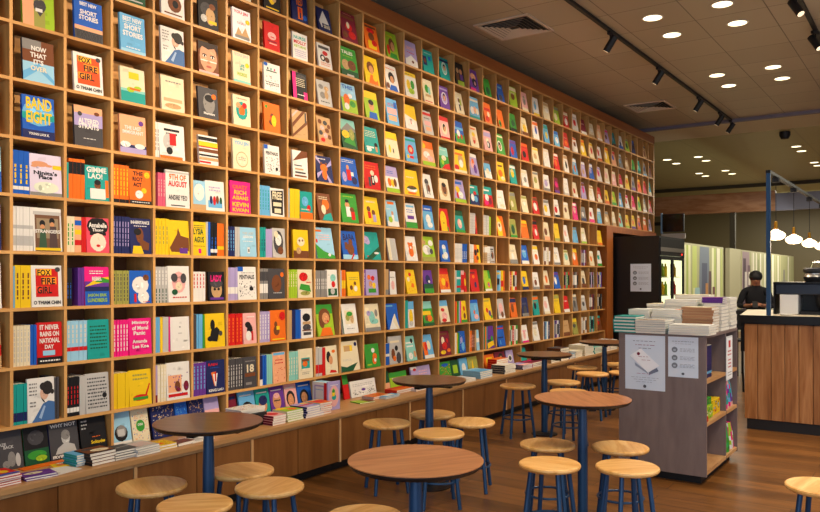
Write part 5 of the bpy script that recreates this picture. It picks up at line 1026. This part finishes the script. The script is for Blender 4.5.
# ---------------------------------------------------------------- mall beyond: poster partitions, bar table
def poster(y0,y1,label,bands):
    p=tag(empty('poster_panel',(-.3,(y0+y1)/2,0)),label,'poster'); L_=(y1-y0)/2
    MB().box(-.04,0,-L_,L_,.0,2.12).build('board','pillar',p)
    mb=MB().box(.0005,.004,-L_+.02,L_-.02,.3,2.08,'b4b58a'); i=0
    for u0,u1,v0,v1,c_ in bands:
        i+=1; a,b=-L_+.02+u0*(2*L_-.04),-L_+.02+u1*(2*L_-.04); k=(b-a)*.08
        mb.face([(.0042+i*.0003,a,.3+1.78*v0),(.0042+i*.0003,b,.3+1.78*v0),(.0042+i*.0003,b-k,.3+1.78*v1),(.0042+i*.0003,a+k,.3+1.78*v1)],c_)
    mb.build('artwork','print',p); return p
poster(15.75,19.2,'large pale green poster panel with a dark figure beyond the fridge',[(.0,.16,0,1,'e8e8b8'),(.05,.1,0,1,'b7c66a'),(.18,.3,0,1,'c6d27e'),(.2,.28,.2,.5,'e3e5b5'),(.34,.62,.35,1,'7d8795'),(.4,.56,0,.8,'5d6478'),(.36,.44,.0,.42,'7a4a6a'),(.5,.58,.1,.55,'c08a5a'),(.58,.66,.25,.7,'6b5a58'),(.52,.6,0,.3,'8a8f52'),(.66,.74,0,1,'e9ebc4'),(.72,.78,0,1,'b9c878'),(.68,.76,.1,.5,'7d5a56'),(.8,.9,0,1,'f4f2da'),(.9,.97,0,1,'c6cf86'),(.22,.34,.0,.12,'93b9c4'),(.24,.36,.42,.5,'a3c4c8')])
poster(21.2,24.7,'pale poster panel with dark mottled figures behind the standing person',[(.0,.3,0,1,'a8939c'),(.04,.16,.1,.9,'5f4f5c'),(.1,.2,.4,.7,'d9d2cc'),(.2,.32,.0,.8,'7a6670'),(.24,.3,.5,.7,'efe9dc'),(.34,.48,0,1,'d4cfb4'),(.42,.46,0,1,'f4f2e2'),(.52,.58,0,1,'efecd8'),(.6,.66,.2,.9,'9aa07c'),(.7,.76,0,1,'f4f2e2'),(.8,.84,0,1,'c9c6a4'),(.88,.94,0,1,'f0eedc')])
poster(25.3,29.8,'farthest pale poster panel with thin vertical lines, right of the counter post',[(.05,.12,0,1,'f1efdc'),(.16,.2,0,1,'c2c29c'),(.26,.32,0,1,'f1efdc'),(.36,.4,0,1,'cfcda6'),(.44,.66,0,.55,'a5a39a'),(.5,.58,.5,.75,'8f8d88'),(.7,.76,0,1,'f1efdc'),(.82,.86,0,1,'c2c29c')])
bt_=tag(empty('high_table',(1.90,11.85,0)),'dark high table in front of the standing person','table')
MB().box(-.38,.3,-.22,.22,.925,.955).build('tabletop','black',bt_,bevel=.003)
for sx,sy in ((-.34,-.18),(-.34,.18),(.26,-.18),(.26,.18)): MB().box(sx-.015,sx+.015,sy-.015,sy+.015,0,.924).build('leg','black_steel',bt_)
t2=tag(empty('side_table',(1.2,11.7,0)),'pale-topped high table left of the standing person','table')
MB().box(-.3,.3,-.2,.2,1.06,1.1).build('tabletop','ctop',t2,bevel=.003)
for sx,sy in ((-.26,-.16),(-.26,.16),(.26,-.16),(.26,.16)): MB().box(sx-.015,sx+.015,sy-.015,sy+.015,0,1.0595).build('leg','black_steel',t2)
ch=tag(empty('metal_chair',(1.78,10.3,0)),'black metal high chair seen in the gap left of the counter','chair')
MB().box(-.17,.17,-.17,.17,.62,.645).build('seat','black',ch,bevel=.005); MB().box(-.17,.17,.15,.17,.75,1.0).build('backrest','black',ch)
for sx,sy in ((-.15,-.15),(-.15,.15),(.15,-.15),(.15,.15)): MB().tube((sx*1.15,sy*1.15,0),(sx,sy,.619 if sy<0 else .75),.012).build('leg','black_steel',ch)
# ---------------------------------------------------------------- ceiling fittings
n_=0
def downlight(x,y,z,label,energy=0):
    d=tag(empty('downlight',(x,y,z)),label,'ceiling light','recessed downlights')
    MB().lathe([(.088,-.004),(.105,-.003),(.105,.0),(.088,.0)],28,loop=True).build('trim_ring','trim_white',d)
    MB().lathe([(0,-.002),(.087,-.002),(.087,0),(0,0)],28).build('diffuser','down_glow',d)
    if energy:
        li=bpy.data.lights.new('downlight_beam','SPOT'); li.energy=energy; li.spot_size=R(115); li.spot_blend=.7; li.shadow_soft_size=.08; li.color=(1,.86,.68)
        link('downlight_beam',li,None,(x,y,z-.03))
NEAR=[(1.69,7.39,'farther left'),(1.69,8.03,'nearer left')]
rows_=[('front cluster',7.39,8.03),('second cluster',9.97,10.61)]
for nm,ya,yb in rows_:
    for x,sd in ((1.68,'left'),(2.32,'right')):
        for y,fd in ((ya,'nearer'),(yb,'farther')):
            downlight(x,y,3.949,'%s %s downlight of the %s over the shop floor'%(fd,sd,nm),85)
for x in (1.68,2.32,4.26,4.9):
    for y in ((2.23,2.87,4.81,5.45) if x<3 else (2.23,2.87,4.81,5.45,7.39,8.03)):
        li=bpy.data.lights.new('downlight_beam','SPOT'); li.energy=32 if x<3 else 95; li.spot_size=R(115); li.spot_blend=.7; li.shadow_soft_size=.08; li.color=(1,.88,.7)
        link('downlight_beam',li,None,(x,y,3.92))
FD=[(-.87,16.62),(-.87,17.3),(-.22,16.6),(-.22,17.25),(-.88,19.3),(-.88,19.9),(-.24,19.15),(-.24,19.85),(1.67,16.37),(1.67,17.04),(1.67,18.92),(1.67,19.5)]
for k,(x,y) in enumerate(FD): downlight(x,y,3.949,'%s bright downlight of the mall ceiling, counted from the left row front to back'%ORD[k],70 if k%2 else 0)
for k,(x,y) in enumerate([(-.98,23.2),(-.35,23.2),(.4,25.5),(1.2,25.5),(2.4,26),(2.4,24.2)]): downlight(x,y,3.959,'small downlight behind the copper band, %s from the left'%ORD[k],30)
def vent(x,y,label):
    v=tag(empty('air_vent',(x,y,3.949)),label,'air vent','ceiling air vents'); s=.3
    MB().box(-s,s,-s,-s+.03,-.012,0).box(-s,s,s-.03,s,-.012,0).box(-s,-s+.03,-s+.031,s-.031,-.012,0).box(s-.03,s,-s+.031,s-.031,-.012,0).build('frame','vent',v)
    MB().box(-s+.03,s-.03,-s+.03,s-.03,-.0015,0).build('duct','black',v)
    k=0; r=.262
    while r>.03:
        b=MB(); r2=r-.014
        for a in range(4):
            T=Matrix.Rotation(a*PI/2,4,'Z'); p=[(-r,-r,-.014),(r,-r,-.014),(r2,-r2,-.002),(-r2,-r2,-.002)]; p2=[(x_,y_+.002,z_) for x_,y_,z_ in p]
            b.face([T@Vector(q) for q in p]); b.face([T@Vector(q) for q in p2[::-1]])
        b.build('louvre','vent',v); r-=.04
vent(.45,6.87,'square louvred air vent in the ceiling above the bookcase'); vent(.45,11.24,'smaller-looking square air vent near the far ceiling edge')
def track(x,y0,y1,label):
    t=tag(empty('lighting_track',(x,y0,3.949)),label,'lighting track'); MB().box(-.018,.018,0,y1-y0,-.03,0).build('rail','black',t); return t
track(1.22,1.0,12.95,'long black lighting track over the bookcase aisle'); track(2.93,.3,12.8,'black lighting track at the upper right corner')
def make_spot(label):
    t=tag(empty('track_spotlight'),label,'spotlight','black track spotlights')
    MB().box(-.015,.015,-.05,.05,-.028,0).build('adaptor','black',t)
    MB().tube((0,0,-.0285),(0,0,-.07),.008,n=8).build('stem','black',t)
    b=MB().tube((.05,.0,-.045),(-.045,0,-.185),.036,.036,20).build('lamp_body','black',t,smooth=True)
    d=Vector((-.095,0,-.14)).normalized(); p=Vector((-.045,0,-.185))+d*.0005
    MB().tube(p,p+d*.001,.030,n=20).build('lens','spot_glow',b)
    return t
s0=None
SPY=[7.49,9.09,10.91,12.13,12.86]
for k,y in enumerate(SPY):
    lb='%s black spotlight on the bookcase track, counted from the near end'%ORD[k]
    o=make_spot(lb) if s0 is None else copy_tree(s0)
    s0=s0 or o; o['label']=lb; o.location=(1.22,y,3.918)
for k,(y,lb) in enumerate([(8.65,'black spotlight at the right picture edge, lower of two'),(7.42,'black spotlight at the right picture edge, upper of two')]):
    o=copy_tree(s0); o['label']=lb; o.location=(2.93,y,3.918); o.rotation_euler=(0,0,R(150))
sd=tag(empty('ceiling_camera',(1.74,14.6,3.949)),'dark dome camera under the mall ceiling','camera')
MB().lathe([(.09,0),(.09,-.06),(.06,-.12),(0,-.13)],20).build('dome','black',sd,smooth=True)
# ---------------------------------------------------------------- standing person
def skin_figure(name,verts,edges,radii,root,mats,pick,parent=None,sub=1):
    me=bpy.data.meshes.new(name); me.from_pydata(verts,edges,[]); o=bpy.data.objects.new(name,me); COL.objects.link(o)
    o.modifiers.new('skin','SKIN'); 
    sv=me.skin_vertices[0].data if me.skin_vertices else None
    for i,r in enumerate(radii): sv[i].radius=(r,r) if not isinstance(r,tuple) else r; sv[i].use_root=(i==root)
    s=o.modifiers.new('sub','SUBSURF'); s.levels=sub; s.render_levels=sub
    dg=bpy.context.evaluated_depsgraph_get(); dg.update(); m2=bpy.data.meshes.new_from_object(o.evaluated_get(dg))
    bpy.data.objects.remove(o); 
    for k in mats: m2.materials.append(M[k])
    for p in m2.polygons: p.material_index=pick(p.center); p.use_smooth=True
    q=link(name,m2,parent); return q
V=[];E_=[];RD=[]
def jv(p,r,par=None):
    V.append(p); RD.append(r); i=len(V)-1
    if par is not None: E_.append((par,i))
    return i
pel=jv((0,0,.80),(.15,.11)); w_=jv((0,.0,.95),(.13,.1),pel); chst=jv((0,-.02,1.12),(.175,.12),w_); nk0=jv((0,-.035,1.24),(.1,.075),chst); nk=jv((0,-.05,1.305),(.052,.055),nk0)
hd=jv((0,-.085,1.365),(.072,.082),nk); hd2=jv((0,-.08,1.42),(.084,.096),hd); hd3=jv((0,-.07,1.465),(.062,.07),hd2)
for s in (-1,1):
    sh=jv((s*.155,-.03,1.215),.062,nk0); el=jv((s*.235,-.08,.99),.044,sh); wr=jv((s*.075,-.26,1.01),.029,el); pm=jv((s*.045,-.315,1.025),(.03,.02),wr)
    for k in range(4):
        a=jv((s*(.02+.017*k),-.345,1.03),.0085,pm); b_=jv((s*(.012+.016*k),-.368+.004*k,1.018),.008,a); jv((s*(.014+.015*k),-.36+.004*k,.998),.0075,b_)
    th=jv((s*.03,-.30,1.045),.010,pm); jv((s*.012,-.325,1.055),.008,th)
    hp=jv((s*.085,0,.72),(.085,.09),pel); kn=jv((s*.1,-.02,.42),.058,hp); an=jv((s*.1,.02,.09),.038,kn); jv((s*.105,-.1,.035),(.04,.032),an)
def pk_(c):
    if c.z>1.3: return 1
    if c.y<-.2 and c.z>.9: return 1
    if c.z<.06: return 2
    return 0 if c.z>.82 else 2
pr=skin_figure('person',V,E_,RD,0,['shirt','skin','trouser'],pk_,sub=2)
tag(pr,'person in a black top standing with bowed head and hands together','person')
pr.location=(1.70,12.25,0); pr.rotation_euler=(0,0,R(12))
hm=MB().lathe([(0,-.086)]+[(.093*math.cos(R(a)),.083*math.sin(R(a))) for a in range(-75,90,15)]+[(0,.085)],22,(0,0,0),T=Matrix.Translation((0,-.085,1.437))@Matrix.Rotation(R(42),4,'X')).build('hair','hair',pr,smooth=True)
fc=MB()
for s in (-1,1): fc.lathe([(0,0),(.008,.002),(0,.006)],8,T=Matrix.Translation((s*.03,-.168,1.385))@Matrix.Rotation(R(90),4,'X'))
fc.build('eyes','hair',pr)
MB().lathe([(.011,0),(.008,.018),(.003,.03)],8,T=Matrix.Translation((0,-.16,1.352))@Matrix.Rotation(R(40),4,'X')).build('nose','skin',pr,smooth=True)
MB().box(-.022,.022,-.158,-.152,1.332,1.338).build('mouth',mat('lips','7a4038',.5),pr)
tag(MB().box(-.036,.036,-.004,.004,0,.14).build('smartphone','black',None,(1.775,11.815,.985),(R(-50),0,R(12)),bevel=.002),'dark phone held in the standing person\'s hands','phone')

# ---------------------------------------------------------------- light
w=bpy.data.worlds.new('world'); scn.world=w; w.use_nodes=True; w.node_tree.nodes['Background'].inputs[0].default_value=(.72,.8,1,1); w.node_tree.nodes['Background'].inputs[1].default_value=.075
def spot(x,y,z,tx,ty,tz,e,size=58,blend=.6,c_=(1,.77,.53),soft=.04):
    li=bpy.data.lights.new('shelf_spot','SPOT'); li.energy=e; li.spot_size=R(size); li.spot_blend=blend; li.color=c_; li.shadow_soft_size=soft
    o=link('shelf_spot',li,None,(x,y,z)); d=Vector((tx-x,ty-y,tz-z)); o.rotation_euler=d.to_track_quat('-Z','Y').to_euler(); return o
for y in (1.0,2.1,3.2,4.3,5.4,6.4,7.49,8.3,9.09,10.0,10.91,12.13,12.86):
    spot(1.18,y-.01,3.70,0,y-(.5 if y>4 else 0),2.75,(80 if y<7 else 66) if y<10.5 else 42,size=74,blend=.9)
for y in (.6,1.7,2.8,3.9,5.0,6.1,7.2,8.3,9.4,10.5,11.6,12.7):
    spot(2.93,y,3.78,0,y-(1.1 if y>4 else .1),1.75,(200 if y<7 else 168) if y<9.9 else 110,size=50,blend=.85)
def area(x,y,z,rx,ry,rz,sx,sy,e,c_):
    li=bpy.data.lights.new('area_light','AREA'); li.shape='RECTANGLE'; li.size=sx; li.size_y=sy; li.energy=e; li.color=c_
    return link('area_light',li,None,(x,y,z),(rx,ry,rz))
# daylight from the shop front behind the camera
area(5.0,-2.2,1.7,R(90),0,R(12),6,2.8,165,(.7,.83,1))
area(8.8,5,1.8,R(90),0,R(80),8,2.6,90,(.9,.92,1))
# mall: added area fills that brighten the corridor, posters and back wall
area(3,18,3.8,0,0,0,8,6,260,(1,.93,.72)); area(2,26,3.8,0,0,0,8,6,420,(1,.93,.72))
area(1.0,21,2.9,R(60),0,R(90),14,.5,80,(1,.95,.78)); area(1,25,2.6,R(90),0,0,8,1.5,60,(1,.93,.7))
vs_=scn.view_settings; vs_.view_transform='Standard'; vs_.look='None'; vs_.gamma=1; vs_.use_curve_mapping=False; vs_.exposure=0.0
scn.cycles.max_bounces=6; scn.cycles.use_denoising=True
import sys
bad=[o['label'] for o in bpy.data.objects if 'label' in o and not 4<=len(o['label'].split())<=16]
print('LABEL LENGTH', len(bad), bad[:40])
